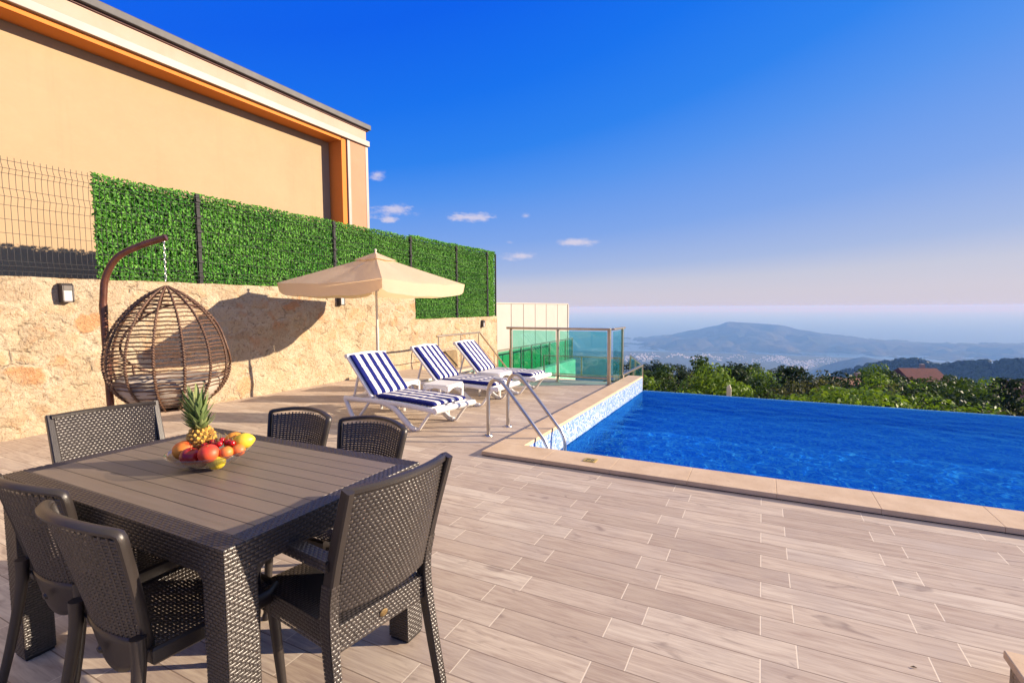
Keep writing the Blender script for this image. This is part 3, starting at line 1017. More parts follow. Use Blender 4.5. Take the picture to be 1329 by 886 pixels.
def clump_leaves(clumps, per, size, rng, upbias=0.35):
    cs, ns = [], []
    for (c, r) in clumps:
        k = max(8, int(per * r * r))
        dvec = rng.normal(size=(k, 3)); dvec /= np.linalg.norm(dvec, axis=1)[:, None]
        rad_ = r * rng.uniform(0.55, 1.08, k) ** 0.6
        cs.append(np.array(c) + dvec * rad_[:, None] * np.array((1, 1, 0.8)))
        nn = dvec + rng.normal(size=(k, 3)) * 0.55 + np.array((0, 0, upbias))
        ns.append(nn / np.linalg.norm(nn, axis=1)[:, None])
    return leaf_quads(np.concatenate(cs), np.concatenate(ns), size, rng)

# far woodland on the ridge and on the middle slopes: one mass
rng = np.random.default_rng(3)
cl = []
for i in range(5200):
    q = rng.random()
    if q < 0.72:
        a = rng.uniform(0.5, 24); v_ = rng.uniform(-0.55, 0.04)
        r = 1500 + v_ * 600
        cr = interp(RG, a)
        z = -420 + (cr + 420) * max(0, 1 - abs((r - 1500) / (600 if r < 1500 else 700))) ** 1.25
        x, y, _ = tx(a, r, 0); z += 2
        cl.append(((x, y, z), rng.uniform(5, 11)))
    else:
        a = rng.uniform(-16, 24); r = rng.uniform(260, 900) 
        x, y, _ = tx(a, r, 0)
        cl.append(((x, y, hill_h(a, r) + 2), rng.uniform(3.0, 5.5)))
cs, ns = [], []
for (c, r) in cl:
    k = 14
    dv = rng.normal(size=(k, 3)); dv[:, 2] = np.abs(dv[:, 2]); dv /= np.linalg.norm(dv, axis=1)[:, None]
    cs.append(np.array(c) + dv * r * 0.8); ns.append(dv)
v, f = leaf_quads(np.concatenate(cs), np.concatenate(ns), 4.2, rng, 0.9)
sz = np.repeat(np.array([r for (_, r) in cl]), 14 * 4)[:, None]
far = npmesh('far_woodland', v, f, M['leaf_dark'])
tag(far, 'dark woodland covering the ridge and slopes below the mountain', 'woodland', kind='stuff')

# ---------------------------------------------------------------- trees beyond the pool
def tree_proto(kind, seed):
    """returns (crown object, trunk object, height) at the origin, unparented"""
    rng = np.random.default_rng(seed)
    rr = random.Random(seed)
    tr = MB()
    clumps = []
    if kind == 'pine':
        Ht = 7.5
        tr.tube([(0, 0, -0.6), (0.05, 0, 2), (0.0, 0.06, 4.5), (0, 0, Ht - 0.3)], 0.1, 7, rs=[0.22, 0.17, 0.1, 0.03])
        z = 1.6
        while z < Ht - 0.2:
            t = (z - 1.6) / (Ht - 1.6)
            L = 2.5 * (1 - t) ** 0.75 * (0.75 + 0.25 * math.sin(t * 9)) + 0.25
            nb = 6 if t < 0.7 else 4
            a0 = rr.random() * 6
            for k in range(nb):
                a = a0 + k * 2 * math.pi / nb + rr.uniform(-0.3, 0.3)
                l = L * rr.uniform(0.7, 1.1)
                e = Vector((math.cos(a) * l, math.sin(a) * l, z + 0.22 * l + rr.uniform(-.1, .1)))
                tr.tube([(0, 0, z), e], 0.03, 4, rs=[0.05, 0.012])
                for q in np.linspace(0.35, 1.0, max(2, int(l * 2.2))):
                    clumps.append((tuple(Vector((0, 0, z)).lerp(e, q)), 0.42 * (1 - 0.25 * t)))
            z += 0.55
        v, f = clump_leaves(clumps, 300, 0.10, rng, 0.5)
        mt = M['leaf_dark']
    else:
        Ht = {'broad': 6.0, 'round': 5.0, 'bush': 3.4, 'slim': 6.5}[kind]
        wd = {'broad': 2.6, 'round': 2.2, 'bush': 1.9, 'slim': 1.1}[kind]
        th = Ht * (0.36 if kind != 'bush' else 0.15)
        lean = Vector((rr.uniform(-.2, .2), rr.uniform(-.2, .2), 0))
        tr.tube([(0, 0, -0.6), Vector((0, 0, th * 0.5)) + lean * 0.3, Vector((0, 0, th)) + lean, Vector((0, 0, Ht * 0.7)) + lean], 0.1, 8, rs=[0.2, 0.15, 0.11, 0.04])
        nlimb = 12 if kind != 'slim' else 16
        for k in range(nlimb):
            a = k * 2.4 + rr.uniform(-.4, .4)
            t = rr.uniform(0.15, 1.0)
            zz = th * 0.8 + (Ht - th * 0.8) * t
            rad_ = wd * math.sqrt(max(0.06, 1 - (2 * t - 0.9) ** 2 * 0.95)) * rr.uniform(0.5, 1.0)
            e = Vector((math.cos(a) * rad_, math.sin(a) * rad_, zz))
            s_ = Vector((0, 0, th * rr.uniform(0.7, 1.3))) + lean * 0.8
            tr.tube([s_, s_.lerp(e, 0.5) + Vector((0, 0, -0.15)), e], 0.04, 5, rs=[0.07, 0.045, 0.015])
            m_ = 3 if kind != 'slim' else 2
            for q in range(m_):
                off = Vector((rr.gauss(0, 0.5), rr.gauss(0, 0.5), rr.gauss(0, 0.35))) * (wd / 2.4)
                clumps.append((tuple(e + off), rr.uniform(0.30, 0.72) * (wd / 2.3) ** 0.5))
        for q in range(8):
            clumps.append(((rr.gauss(0, wd * 0.3), rr.gauss(0, wd * 0.3), rr.uniform(th, Ht)), rr.uniform(0.5, 0.8) * (wd / 2.3) ** 0.5))
        v, f = clump_leaves(clumps, {'bush': 620, 'round': 400, 'broad': 260, 'slim': 420}[kind], {'bush': 0.062, 'round': 0.085, 'broad': 0.115, 'slim': 0.085}[kind], rng)
        mt = {0: M['leaf_mid'], 1: M['leaf_bright'], 2: M['leaf_olive'], 3: M['leaf_dark']}[seed % 4]
    return v, f, mt, tr, Ht

PROTO = {}
def get_tree(kind, seed):
    if (kind, seed) not in PROTO:
        v, f, mt, tr, Ht = tree_proto(kind, seed)
        root = empty('tree')
        npmesh('crown', v, f, mt, root)
        tr.build('trunk', M['trunk'], root, smooth=True)
        PROTO[(kind, seed)] = root
        return root, True
    return copy_tree(PROTO[(kind, seed)]), False

HT = {'pine': 7.5, 'broad': 6.0, 'round': 5.0, 'bush': 3.4, 'slim': 6.5}
def plant(kind, seed, az, r, ztop, label, rz=0.0, width=1.0, name=None):
    """a tree whose top reaches ztop, rooted on the hillside"""
    root, _ = get_tree(kind, seed)
    zb = hill_h(az, r)
    s = max(0.3, (ztop - zb) / HT[kind])
    x, y, _ = tx(az, r, 0)
    root.location = (x, y, zb)
    root.rotation_euler = (0, 0, rz)
    root.scale = (s * width, s * width, s)
    root.name = name or {'pine': 'pine_tree', 'slim': 'slender_tree', 'bush': 'shrub'}.get(kind, 'tree')
    tag(root, label, 'tree' if kind != 'bush' else 'shrub', 'trees beyond the pool')
    return root

def zt(r, y):     # height at distance r that shows at elevation given by photo row offset
    return 1.40 - r * (y - 398) / 642.0

plant('slim', 40, -5.6, 27, zt(27, 464), 'tall slender tree with a loose top, first tall one right of the glass railings', 0.3, 0.85)
plant('slim', 44, -9.8, 33, zt(33, 474), 'dark slim tree standing just beside the corner of the glass railings', 1.3, 1.2)
plant('slim', 47, -2.2, 28, zt(28, 472), 'dark narrow tree rising behind the leaning post', 2.1, 1.1)
plant('pine', 51, 2.9, 33, zt(33, 465), 'big dark pine, broadest conifer above the far pool edge', 0.4, 1.15)
plant('pine', 53, 18.7, 36, zt(36, 464), 'dark pine cut by the right border of the photo', 1.2, 0.9)
plant('round', 45, -5.9, 25, zt(25, 489), 'bright yellow-green bushy tree directly above the left part of the far pool edge', 0.9, 1.0)
plant('round', 61, 6.3, 27, zt(27, 499), 'bright green leafy tree in front of the terracotta roof', 0.2, 1.0)
plant('pine', 55, 15.6, 45, zt(45, 477), 'dark rounded conifer right of the red roofed house', 0.2, 1.3)
plant('pine', 55, -7.8, 36, zt(36, 479), 'dark pine tip left of the bright bushy tree', 1.9, 0.9)
plant('pine', 53, -0.6, 75, zt(75, 481), 'dark pine tip just left of the big dark pine', 0.9, 0.8)
plant('pine', 55, 5.0, 80, zt(80, 484), 'dark pine tip between the big dark pine and the terracotta roof', 2.9, 0.9)
plant('pine', 53, 16.9, 70, zt(70, 480), 'dark pine left of the roof at the right border', 0.5, 1.1)
plant('pine', 51, 9.7, 42, zt(42, 472), 'pale dark pine left of the red roofed house', 2.2, 0.9)

for k_, (a_, y_, r_) in enumerate(((10.9, 490, 60), (12.0, 487, 62), (13.1, 488, 58), (14.2, 485, 66), (11.5, 487, 80), (13.4, 486, 84))):
    plant('broad', 60 + k_, a_, r_, zt(r_, y_), 'tree in front of the walls of the red roofed house', k_ * 1.1, 1.1)
rr = random.Random(21)
KL = {0: ('mid green broadleaf tree in the belt beyond the far pool edge'), 1: ('bright green tree in the belt beyond the far pool edge'), 2: ('greyish olive tree in the belt beyond the far pool edge'), 3: ('dark green tree in the belt beyond the far pool edge')}
KB = {0: 'mid green shrub low behind the far pool edge', 1: 'bright green shrub low behind the far pool edge', 2: 'grey-green shrub low behind the far pool edge', 3: 'dark shrub low behind the far pool edge'}
lay = [(21, 524, 10, 'bush'), (25, 511, 15, 'round'), (31, 503, 18, 'round'), (39, 495, 20, 'round'), (50, 489, 20, 'broad'), (66, 485, 20, 'broad'), (88, 481, 20, 'broad')]
for (r0, yt, cnt, kind) in lay:
    for i in range(cnt):
        az = -14.0 + (38.0) * (i + rr.uniform(0.1, 0.9)) / cnt
        if kind != 'bush' and 10.9 < az < 13.9 and r0 > 60: continue      # keep the red roofed house in view
        if r0 > 36 and 7.0 < az < 8.7: continue
        if r0 > 45 and az > 17.3: continue
        r = r0 * rr.uniform(0.9, 1.12)
        y = yt - 2 + rr.uniform(-12, 13) - (3 if az > 4 else 0)
        if r0 <= 27: y += max(0, az) * 0.45
        seed = 60 + rr.choice([0, 1, 2, 3, 4, 5, 6, 7])
        if r0 < 30 and rr.random() < 0.4: seed = 61
        lab = (KB if kind == 'bush' else KL)[seed % 4]
        plant(kind, seed, az, r, zt(r, y), lab, rr.uniform(0, 6.28), rr.uniform(0.7, 1.2))
# ================================================================== buildings and walls
# stone retaining wall with a rough face
Y0w, YS, YE = -6.0, 9.35, 13.35
ZH, ZL = 1.775, 1.14
def wall_face(y0, y1, zt_, nu, nv):
    def P(u, v):
        y = y0 + (y1 - y0) * u
        top = zt_ + noise.fractal(Vector((y * 2.2, 1.3, 0)), 1, 2, 3) * 0.012
        z = -0.05 + (top + 0.05) * v
        dx = noise.fractal(Vector((y * 2.0, z * 2.6, 4.2)), 0.9, 2, 5) * 0.022 + noise.fractal(Vector((y * 9, z * 9, 1.2)), 0.9, 2, 3) * 0.008
        return (WX + dx * (1 if 0.001 < v else 0.2), y, z)
    return P
wm = MB()
wm.grid(wall_face(Y0w, YS, ZH, 420, 50), 420, 50)
wm.grid(wall_face(YS, YE, ZL, 120, 34), 120, 34)
wm.box(WX - 0.33, WX - 0.035, Y0w, YS, -2.0, ZH - 0.014)
wm.box(WX - 0.33, WX - 0.035, YS + 0.001, YE, -2.5, ZL - 0.014)
wm.grid(lambda u, v: (WX - 0.33 + u * 0.33, YS + 0.006, ZL - 0.05 + v * (ZH - ZL + 0.04)), 3, 6)
wm.grid(lambda u, v: (WX - 0.33 * u + 0.004, YE + 0.003, -2.0 + v * (ZL + 2.0 - 0.005)), 3, 12)
wm.grid(lambda u, v: (WX + 0.004 - u * 0.33, Y0w + v * (YS - Y0w), ZH - 0.004 + 0.004 * math.sin(v * 90)), 2, 60)
wm.grid(lambda u, v: (WX + 0.004 - u * 0.33, YS + v * (YE - YS), ZL - 0.004 + 0.004 * math.sin(v * 60)), 2, 30)
wm.grid(lambda u, v: (WX, 9.06 + u * (YE - 9.06), -2.4 + v * 2.36), 40, 20)
o = wm.build('stone_wall', M['stone_wall'], smooth=True, angle=60)
tag(o, 'long lime washed stone retaining wall with a lower far end', 'wall')

# neighbouring house
hs = empty('house', (-10, 4, 1.6), 0, 'big peach rendered house with recessed wall and orange soffit above the green fence', 'house')
def hpart(name, m, boxes, bevel=0.0):
    mb = MB()
    for bx in boxes:
        mb.box(*bx)
    mb.v = [(x + 10, y - 4, z - 1.6) for (x, y, z) in mb.v]
    return mb.build(name, m, hs, bevel=bevel)
XF, XW = -9.10, -9.52
hpart('wall', M['plaster'], [(-18, XW, -9.0, 9.02, 1.5, 5.52)])
hpart('side_frame', M['plaster_frame'], [(-18, XF, 9.30, 9.82, 1.5, 5.49)])
hpart('jamb', M['plaster_soffit'], [(XW - 0.2, XF - 0.004, 9.024, 9.16, 1.5, 5.47)])
hpart('soffit', M['plaster_soffit'], [(XW + 0.002, XF - 0.012, -9.0, 9.022, 5.42, 5.53)])
hpart('shadow_joint', M['roof_dark'], [(XW, XF - 0.05, 9.162, 9.21, 1.5, 5.48)])
hpart('corner_bead', M['strip'], [(XF - 0.3, XF + 0.006, 9.212, 9.298, 1.5, 5.485), (XF - 0.14, XF + 0.008, 9.822, 9.91, 1.5, 5.485)])
hpart('metal_strip', M['strip'], [(XF - 0.04, XF + 0.06, -9.0, 9.93, 5.50, 5.635)], 0.008)
hpart('fascia', M['fascia'], [(-18, XF, -9.0, 9.86, 5.637, 5.875)])
hpart('red_trim', M['red_trim'], [(XF - 0.05, XF + 0.03, -9.0, 9.92, 5.877, 5.905)])
hpart('roof_edge', M['roof_dark'], [(-18.1, XF + 0.10, -9.0, 9.95, 5.907, 6.03)], 0.01)

# wire fence on the wall
FX = WX - 0.13
fe = empty('wire_fence', (FX, 6, ZH), 0, 'dark grey welded wire fence on top of the stone wall', 'fence')
def floc(mb):
    mb.v = [(x - FX, y - 6, z - ZH) for (x, y, z) in mb.v]
    return mb
POSTS = [-3.1, -0.58, 1.95, 4.48, 7.06, 9.38, 11.33, 13.0]
FT = 3.02
for py in POSTS:
    zb = ZH if py < YS else ZL
    mb = MB()
    mb.box(FX - 0.022, FX + 0.022, py - 0.028, py + 0.028, zb - 0.02, FT + 0.05)
    mb.box(FX - 0.06, FX + 0.06, py - 0.06, py + 0.06, zb - 0.005, zb + 0.008)
    p = floc(mb).build('post', M['post'], fe, bevel=0.004)
    for k in range(6):
        cm_ = MB()
        zz = zb + 0.1 + (FT - zb - 0.15) * k / 5
        cm_.box(FX + 0.0225, FX + 0.042, py - 0.034, py + 0.034, zz - 0.018, zz + 0.018)
        floc(cm_).build('clip', M['wire'], p, bevel=0.003)
def wx(z, zb):
    for (a, b_, c) in ((2.99, 2.93, 2.87), (2.73, 2.63, 2.53), (1.95, 1.885, 1.82), (1.35, 1.28, 1.21)):
        if c < z < a:
            return 0.03 * (1 - abs(z - b_) / (a - b_))
    return 0.0
ZS = [1.14, 1.21, 1.28, 1.35, 1.79, 1.82, 1.885, 1.95, 2.53, 2.63, 2.73, 2.87, 2.93, 2.99, 3.06]
for (pa, pb) in zip(POSTS, POSTS[1:]):
    zb = ZH + 0.01 if pa < 9.0 else ZL + 0.01
    if pa == POSTS[4]:
        zb = ZH + 0.01
    mb = MB()
    ny = int((pb - pa) / 0.055)
    zs = [zb] + [z for z in ZS if z > zb + 0.02]
    for i in range(1, ny):
        y = pa + (pb - pa) * i / ny
        mb.tube([(FX + 0.028 + wx(z, zb), y, z) for z in zs], 0.0026, 4, caps=False)
    for z in (1.22, 1.28, 1.34, 1.5, 1.65, 1.83, 1.885, 1.94, 2.09, 2.24, 2.39, 2.54, 2.63, 2.72, 2.88, 2.93, 3.02):
        if z > zb:
            mb.tube([(FX + 0.033 + wx(z, zb), pa, z), (FX + 0.033 + wx(z, zb), pb, z)], 0.003, 4, caps=False)
    floc(mb).build('wire_panel', M['wire'], fe)
mb = MB(); mb.box(FX - 0.02, FX + 0.02, 13.50, 13.54, ZL, FT + 0.02)
floc(mb).build('post', M['post'], fe, bevel=0.004)

# artificial hedge fixed to the fence
rng = np.random.default_rng(8)
HX = FX - 0.005
def hedge_leaves(y0, y1, z0, z1, dens):
    k = int((y1 - y0) * (z1 - z0) * dens)
    c = np.stack([HX - 0.055 + rng.uniform(0, 0.062, k), rng.uniform(y0, y1, k), z0 + (z1 - z0) * rng.random(k)], 1)
    edge = rng.random(k) < 0.06
    c[edge, 2] = z1 + rng.uniform(-0.02, 0.05, edge.sum())
    wob = np.array([noise.noise(Vector((y * 1.7, 0, 0))) for y in c[:, 1]])
    top = c[:, 2] > z1 - 0.1
    c[top, 2] += 0.03 * wob[top]
    nn = np.array((1.0, 0, 0.35)) + rng.normal(size=(k, 3)) * 0.75
    nn /= np.linalg.norm(nn, axis=1)[:, None]
    return c, nn
a1 = hedge_leaves(3.22, 9.40, ZH + 0.0, 3.03, 4300)
a2 = hedge_leaves(9.40, 13.52, ZL + 0.0, 3.06, 4300)
v, f = leaf_quads(np.concatenate([a1[0], a2[0]]), np.concatenate([a1[1], a2[1]]), 0.0235, rng, 0.55)
hd = npmesh('artificial_hedge', v, f, M['hedge'])
tag(hd, 'long green artificial leaf screen fixed to the wire fence', 'hedge screen')
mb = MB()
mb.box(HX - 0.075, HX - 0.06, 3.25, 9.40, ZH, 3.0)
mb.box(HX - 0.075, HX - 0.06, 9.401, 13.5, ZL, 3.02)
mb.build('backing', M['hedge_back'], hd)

# wall lamps
def wall_lamp(y, z, s, label):
    t = empty('wall_lamp', (WX + 0.01, y, z), 0, label, 'lamp', 'wall lamps on the stone wall')
    mb = MB()
    mb.prism([(-0.03, -0.12), (0.085, -0.12), (0.10, -0.10), (0.10, 0.085), (0.06, 0.12), (-0.03, 0.12)], 'y', -0.06, -0.045)
    mb.prism([(-0.03, -0.12), (0.085, -0.12), (0.10, -0.10), (0.10, 0.085), (0.06, 0.12), (-0.03, 0.12)], 'y', 0.045, 0.06)
    mb.box(-0.03, 0.02, -0.0445, 0.0445, -0.119, 0.119)
    mb.prism([(0.021, 0.03), (0.099, 0.03), (0.099, 0.085), (0.06, 0.119), (0.021, 0.119)], 'y', -0.0445, 0.0445)
    mb.box(0.021, 0.088, -0.0445, 0.0445, -0.119, -0.105)
    mb.build('housing', M['lamp_body'], t, bevel=0.003)
    ln = MB(); ln.box(0.022, 0.092, -0.044, 0.044, -0.104, 0.0295)
    ln.build('lens', M['lamp_lens'], t, bevel=0.004)
    t.scale = (s, s, s)
wall_lamp(2.82, 1.60, 0.92, 'small dark wall lamp with frosted lens left of the hanging chair')
wall_lamp(7.02, 1.575, 0.92, 'small wall lamp just under the parasol canopy')
wall_lamp(12.42, 0.945, 0.85, 'small wall lamp on the low far end of the wall')

# ================================================================== glass, rails and far structures
def balustrade(name, label, y, xs, z0, z1, ret=None):
    t = empty(name, (xs[-1], y, 0), 0, label, 'balustrade')
    ox, oy = xs[-1], y
    def L(mb):
        mb.v = [(a - ox, b_ - oy, c) for (a, b_, c) in mb.v]; return mb
    for i, x in enumerate(xs):
        w = 0.027 if i == len(xs) - 1 else 0.017
        mb = MB(); mb.box(x - w, x + w, y - 0.03, y + 0.03, 0.0, z1 - 0.031)
        mb.box(x - w - 0.02, x + w + 0.02, y - 0.05, y + 0.05, 0.0, 0.012)
        L(mb).build('post', M['bronze'], t, bevel=0.004)
    mb = MB(); mb.box(xs[0] - 0.09, xs[-1] + 0.03, y - 0.034, y + 0.034, z1 - 0.03, z1 + 0.012)
    L(mb).build('top_rail', M['bronze'], t, bevel=0.006)
    for x0, x1 in zip(xs, xs[1:]):
        mb = MB(); mb.box(x0 + 0.04, x1 - 0.045, y - 0.005, y + 0.005, z0, z1 - 0.05)
        L(mb).build('glass_pane', M['glass_teal'], t)
        mb = MB(); mb.box(x0 + 0.022, x1 - 0.031, y - 0.016, y + 0.016, 0.095, 0.125)
        L(mb).build('bottom_rail', M['bronze'], t, bevel=0.004)
    if ret:
        x, ya, yb = ret
        mb = MB(); mb.box(x - 0.03, x + 0.03, ya, yb, z1 - 0.026, z1 + 0.010)
        L(mb).build('top_rail', M['bronze'], t, bevel=0.006)
        n_ = 2
        for k in range(n_):
            a_ = ya + (yb - ya) * k / n_ + 0.02; b2 = ya + (yb - ya) * (k + 1) / n_ - 0.02
            mb = MB(); mb.box(x - 0.005, x + 0.005, a_, b2, z0 - 0.02, z1 - 0.05)
            L(mb).build('glass_pane', M['glass_teal'], t)
        mb = MB(); mb.box(x - 0.02, x + 0.02, yb - 0.15, yb - 0.11, 0.04, z1 - 0.027); mb.box(x - 0.035, x + 0.035, yb - 0.17, yb - 0.09, 0.04, 0.09)
        L(mb).build('post', M['bronze'], t, bevel=0.004)
    return t
balustrade('glass_balustrade', 'tall glass balustrade with champagne metal posts at the far end of the terrace', 8.72, [-4.42, -3.43, -2.44], 0.06, 1.01, (-2.38, 8.76, 9.55))

# green glass railing on the parapet beyond the wall
gx = WX - 0.05
t = empty('green_glass_railing', (gx, 17, -0.83), 0, 'long green glass railing on a pale parapet beyond the wall', 'railing')
def L(mb):
    mb.v = [(a - gx, b_ - 17, c + 0.83) for (a, b_, c) in mb.v]; return mb
mb = MB(); mb.box(gx - 0.03, gx + 0.03, 13.42, 20.3, 0.045, 0.085); L(mb).build('top_rail', M['bronze'], t)
mb = MB(); mb.box(gx - 0.05, gx + 0.05, 13.42, 20.3, -0.86, -0.80); L(mb).build('bottom_rail', M['strip'], t)
for k in range(9):
    y = 13.46 + 6.8 * k / 8
    mb = MB(); mb.box(gx - 0.02, gx + 0.02, y - 0.02, y + 0.02, -0.80, 0.044); L(mb).build('post', M['bronze'], t)
    if k < 8:
        mb = MB(); mb.box(gx - 0.006, gx + 0.006, y + 0.03, y + 0.82, -0.78, 0.02); L(mb).build('glass_pane', M['glass_green'], t)
mb = MB(); mb.box(gx - 0.15, gx + 0.10, 13.40, 20.4, -4.5, -0.862)
o = mb.build('parapet_wall', M['terrace_wall']); tag(o, 'cream parapet wall carrying the green glass railing', 'wall')

# low glass railing of the lower terrace
def low_rail(name, label, pts, z0, z1, m_):
    ox, oy = pts[0]
    t = empty(name, (ox, oy, z0), 0, label, 'railing')
    for i, ((xa, ya), (xb, yb)) in enumerate(zip(pts, pts[1:])):
        dv = Vector((xb - xa, yb - ya, 0)); ln = dv.length; dv.normalize(); nv_ = Vector((-dv.y, dv.x, 0))
        def bar(a0, a1, w, za, zb_, nm, mt):
            A = Vector((xa - ox, ya - oy, 0)) + dv * a0; B = Vector((xa - ox, ya - oy, 0)) + dv * a1
            mb = MB()
            q = [A - nv_ * w, B - nv_ * w, B + nv_ * w, A + nv_ * w]
            mb.prism([(p.x, p.y) for p in q], 'z', za - z0, zb_ - z0)
            mb.build(nm, mt, t)
        bar(0.0, ln, 0.025, z1 - 0.035, z1, 'top_rail', M['bronze'])
        bar(0.03, ln - 0.03, 0.016, z0 + 0.04, z0 + 0.075, 'bottom_rail', M['bronze'])
        npn = max(1, round(ln / 1.2))
        for k in range(npn):
            a0, a1 = ln * k / npn, ln * (k + 1) / npn
            bar(a0 + 0.0, a0 + 0.045, 0.022, z0, z1 - 0.036, 'post', M['bronze'])
            bar(a0 + 0.07, a1 - 0.03, 0.005, z0 + 0.08, z1 - 0.05, 'glass_pane', m_)
        if i == len(pts) - 2:
            bar(ln - 0.045, ln, 0.022, z0, z1 - 0.036, 'post', M['bronze'])
low_rail('lower_railing', 'low glass railing on the lower terrace seen through the tall balustrade', [(-6.75, 15.8), (-4.05, 15.9)], -0.93, -0.24, M['glass_teal'])
low_rail('side_railing', 'short glass railing turning the corner just past the end of the pool coping', [(-2.52, 9.95), (-2.52, 11.9), (-3.35, 14.2)], -0.45, 0.03, M['glass_teal'])

# white panelled wall of the neighbour
t = empty('panel_fence', (-8.2, 18.5, -3), 0, 'white panelled fence with dark joints behind the green glass railing', 'fence')
for k in range(7):
    ys_ = [14.6, 16.2, 17.25, 18.35, 19.5, 20.8, 22.1, 23.6]
    # panels narrow towards the far end in the photo
    y0_, y1_ = ys_[k], ys_[k + 1]
    if k == 6: continue
    mb = MB(); mb.box(-8.26, -8.2, y0_ + 0.026, y1_ - 0.026, -3, 1.54)
    mb.v = [(a + 8.2, b_ - 18.5, c + 3) for (a, b_, c) in mb.v]
    mb.build('panel', M['white_panel'], t)
mb = MB()
for yj in (16.2, 17.25, 18.35, 19.5, 20.8):
    mb.box(-8.27, -8.205, yj - 0.024, yj + 0.024, -3, 1.53)
mb.v = [(a + 8.2, b_ - 18.5, c + 3) for (a, b_, c) in mb.v]
mb.build('joint', M['panel_joint'], t)
mb = MB(); mb.box(-8.29, -8.17, 14.6, 22.1, 1.542, 1.585)
mb.v = [(a + 8.2, b_ - 18.5, c + 3) for (a, b_, c) in mb.v]
mb.build('cap', M['white_panel'], t)
mb = MB(); mb.box(-8.29, -8.17, 22.08, 22.2, -3, 1.54)
mb.v = [(a + 8.2, b_ - 18.5, c + 3) for (a, b_, c) in mb.v]
mb.build('end_post', M['white_panel'], t)

# handrails by the stairs
def handrail(label, path_top, posts, r=0.021, mid=0.5, zb=None):
    t = empty('handrail', path_top[0], 0, label, 'handrail')
    o0 = Vector(path_top[0])
    T = [Vector(p) - o0 for p in path_top]
    mb = MB(); mb.tube(T, r, 10); mb.build('top_rail', M['bronze'], t, smooth=True)
    for (p, zf) in posts:
        q = Vector(p) - o0
        mb = MB(); mb.tube([(q.x, q.y, zf - o0.z), (q.x, q.y, q.z - r * 0.6)], 0.016, 8); mb.tube([(q.x, q.y, zf - o0.z), (q.x, q.y, zf - o0.z + 0.008)], 0.035, 10)
        mb.build('post', M['bronze'], t, smooth=True)
    mb = MB()
    mp = []
    for (p, zf) in posts:
        q = Vector(p) - o0
        mp.append((q.x, q.y, q.z - 0.30))
    mb.tube(mp, 0.009, 8)
    mb.build('mid_rail', M['bronze'], t, smooth=True)
handrail('metal stair handrail that slopes down behind the far lounger', [(-6.25, 8.78, 0.79), (-6.25, 10.6, 0.79), (-6.25, 12.2, -0.36)],
         [((-6.25, 8.85, 0.79), 0.0), ((-6.25, 9.75, 0.79), 0.0), ((-6.25, 10.56, 0.79), 0.0), ((-6.25, 11.35, 0.25), -1.70), ((-6.25, 12.05, -0.25), -1.70)], mid=0.62)
o = MB().prism([(10.35, -1.2), (10.95, -1.2), (10.95, 0.24), (10.88, 0.31), (10.42, 0.31), (10.35, 0.24)], 'x', WX + 0.05, WX + 0.12).build('timber_board', M['timber'], bevel=0.008)
tag(o, 'brown board leaning against the wall at the stairs', 'board')

# stone pier at the lower right corner
pr = empty('stone_pier', (1.06, 2.14, 0), 0, 'low stone block with a smooth pale cap at the lower right corner', 'pier')
mb = MB(); mb.box(-0.21, 0.5, -0.5, 0.24, 0.0, 0.089); mb.build('base', M['stone_wall'], pr, bevel=0.006)
mb = MB(); mb.box(-0.225, 0.52, -0.52, 0.255, 0.09, 0.12); mb.build('cap', M['coping'], pr, bevel=0.004)

# yellow depth plate on the coping
dp = MB()
dp.box(-0.055, 0.055, -0.05, 0.05, 0.0, 0.004)
o = dp.build('depth_plate', M['brass']); o.location = (-1.33, 4.17, prof_top + 0.001)
tag(o, 'small yellow depth plate set on the pool coping', 'plate')
mb = MB()
for (x, y, w, h) in ((-0.03, 0.012, 0.006, 0.05), (-0.012, 0.012, 0.018, 0.006), (-0.012, 0.034, 0.018, 0.006), (-0.02, 0.023, 0.006, 0.028), (-0.004, 0.023, 0.006, 0.028), (0.014, 0.012, 0.006, 0.05), (0.03, 0.012, 0.006, 0.05), (0.022, 0.034, 0.02, 0.006), (0, -0.025, 0.07, 0.006)):
    mb.box(x - w / 2, x + w / 2, y - h / 2 - 0.012, y + h / 2 - 0.012, 0.0042, 0.0052)
mb.build('marking', M['canvas_dark'], o)

# small dark leaf on the tiles
mb = MB(); mb.add([(-0.018, 0, 0.003), (0, -0.007, 0.006), (0.02, 0.002, 0.004), (0.002, 0.009, 0.009)], [(0, 1, 2, 3)])
o = mb.build('fallen_leaf', M['timber'], solid=0.001); o.scale = (0.6, 0.6, 0.6); o.location = (0.56, 2.33, 0.001); tag(o, 'tiny brown fallen leaf lying on the tiles', 'leaf')
# pool ladder
ld = empty('pool_ladder', (-2.65, 4.9, 0), 0, 'stainless steel pool ladder with two bent handrails', 'ladder')
for y in (-0.235, 0.235):
    arc = [(0.0, y, 0.0), (0.0, y, 0.47), (0.012, y, 0.54), (0.05, y, 0.60), (0.105, y, 0.625), (0.165, y, 0.605), (0.22, y, 0.55)]
    pth = [(0, y, 0), (0, y, 0.2), (0, y, 0.44)] + smooth_path(arc[1:], 5) + [(0.46, y, 0.27), (0.66, y, 0.03), (0.70, y, -0.04), (0.715, y, -0.12), (0.715, y, -1.1)]
    mb = MB(); mb.tube(pth, 0.0205, 12)
    rl = mb.build('handrail', M['steel'], ld, smooth=True)
    mb = MB(); mb.lathe([(0.0205, 0.012), (0.045, 0.010), (0.05, 0.0), (0, 0)], 18, (0, y, 0.001))
    mb.build('floor_flange', M['steel'], rl, smooth=True)
for z in (-0.32, -0.58, -0.84):
    mb = MB(); mb.box(0.675, 0.755, -0.214, 0.214, z - 0.012, z + 0.012)
    mb.build('step', M['steel'], ld, bevel=0.006)

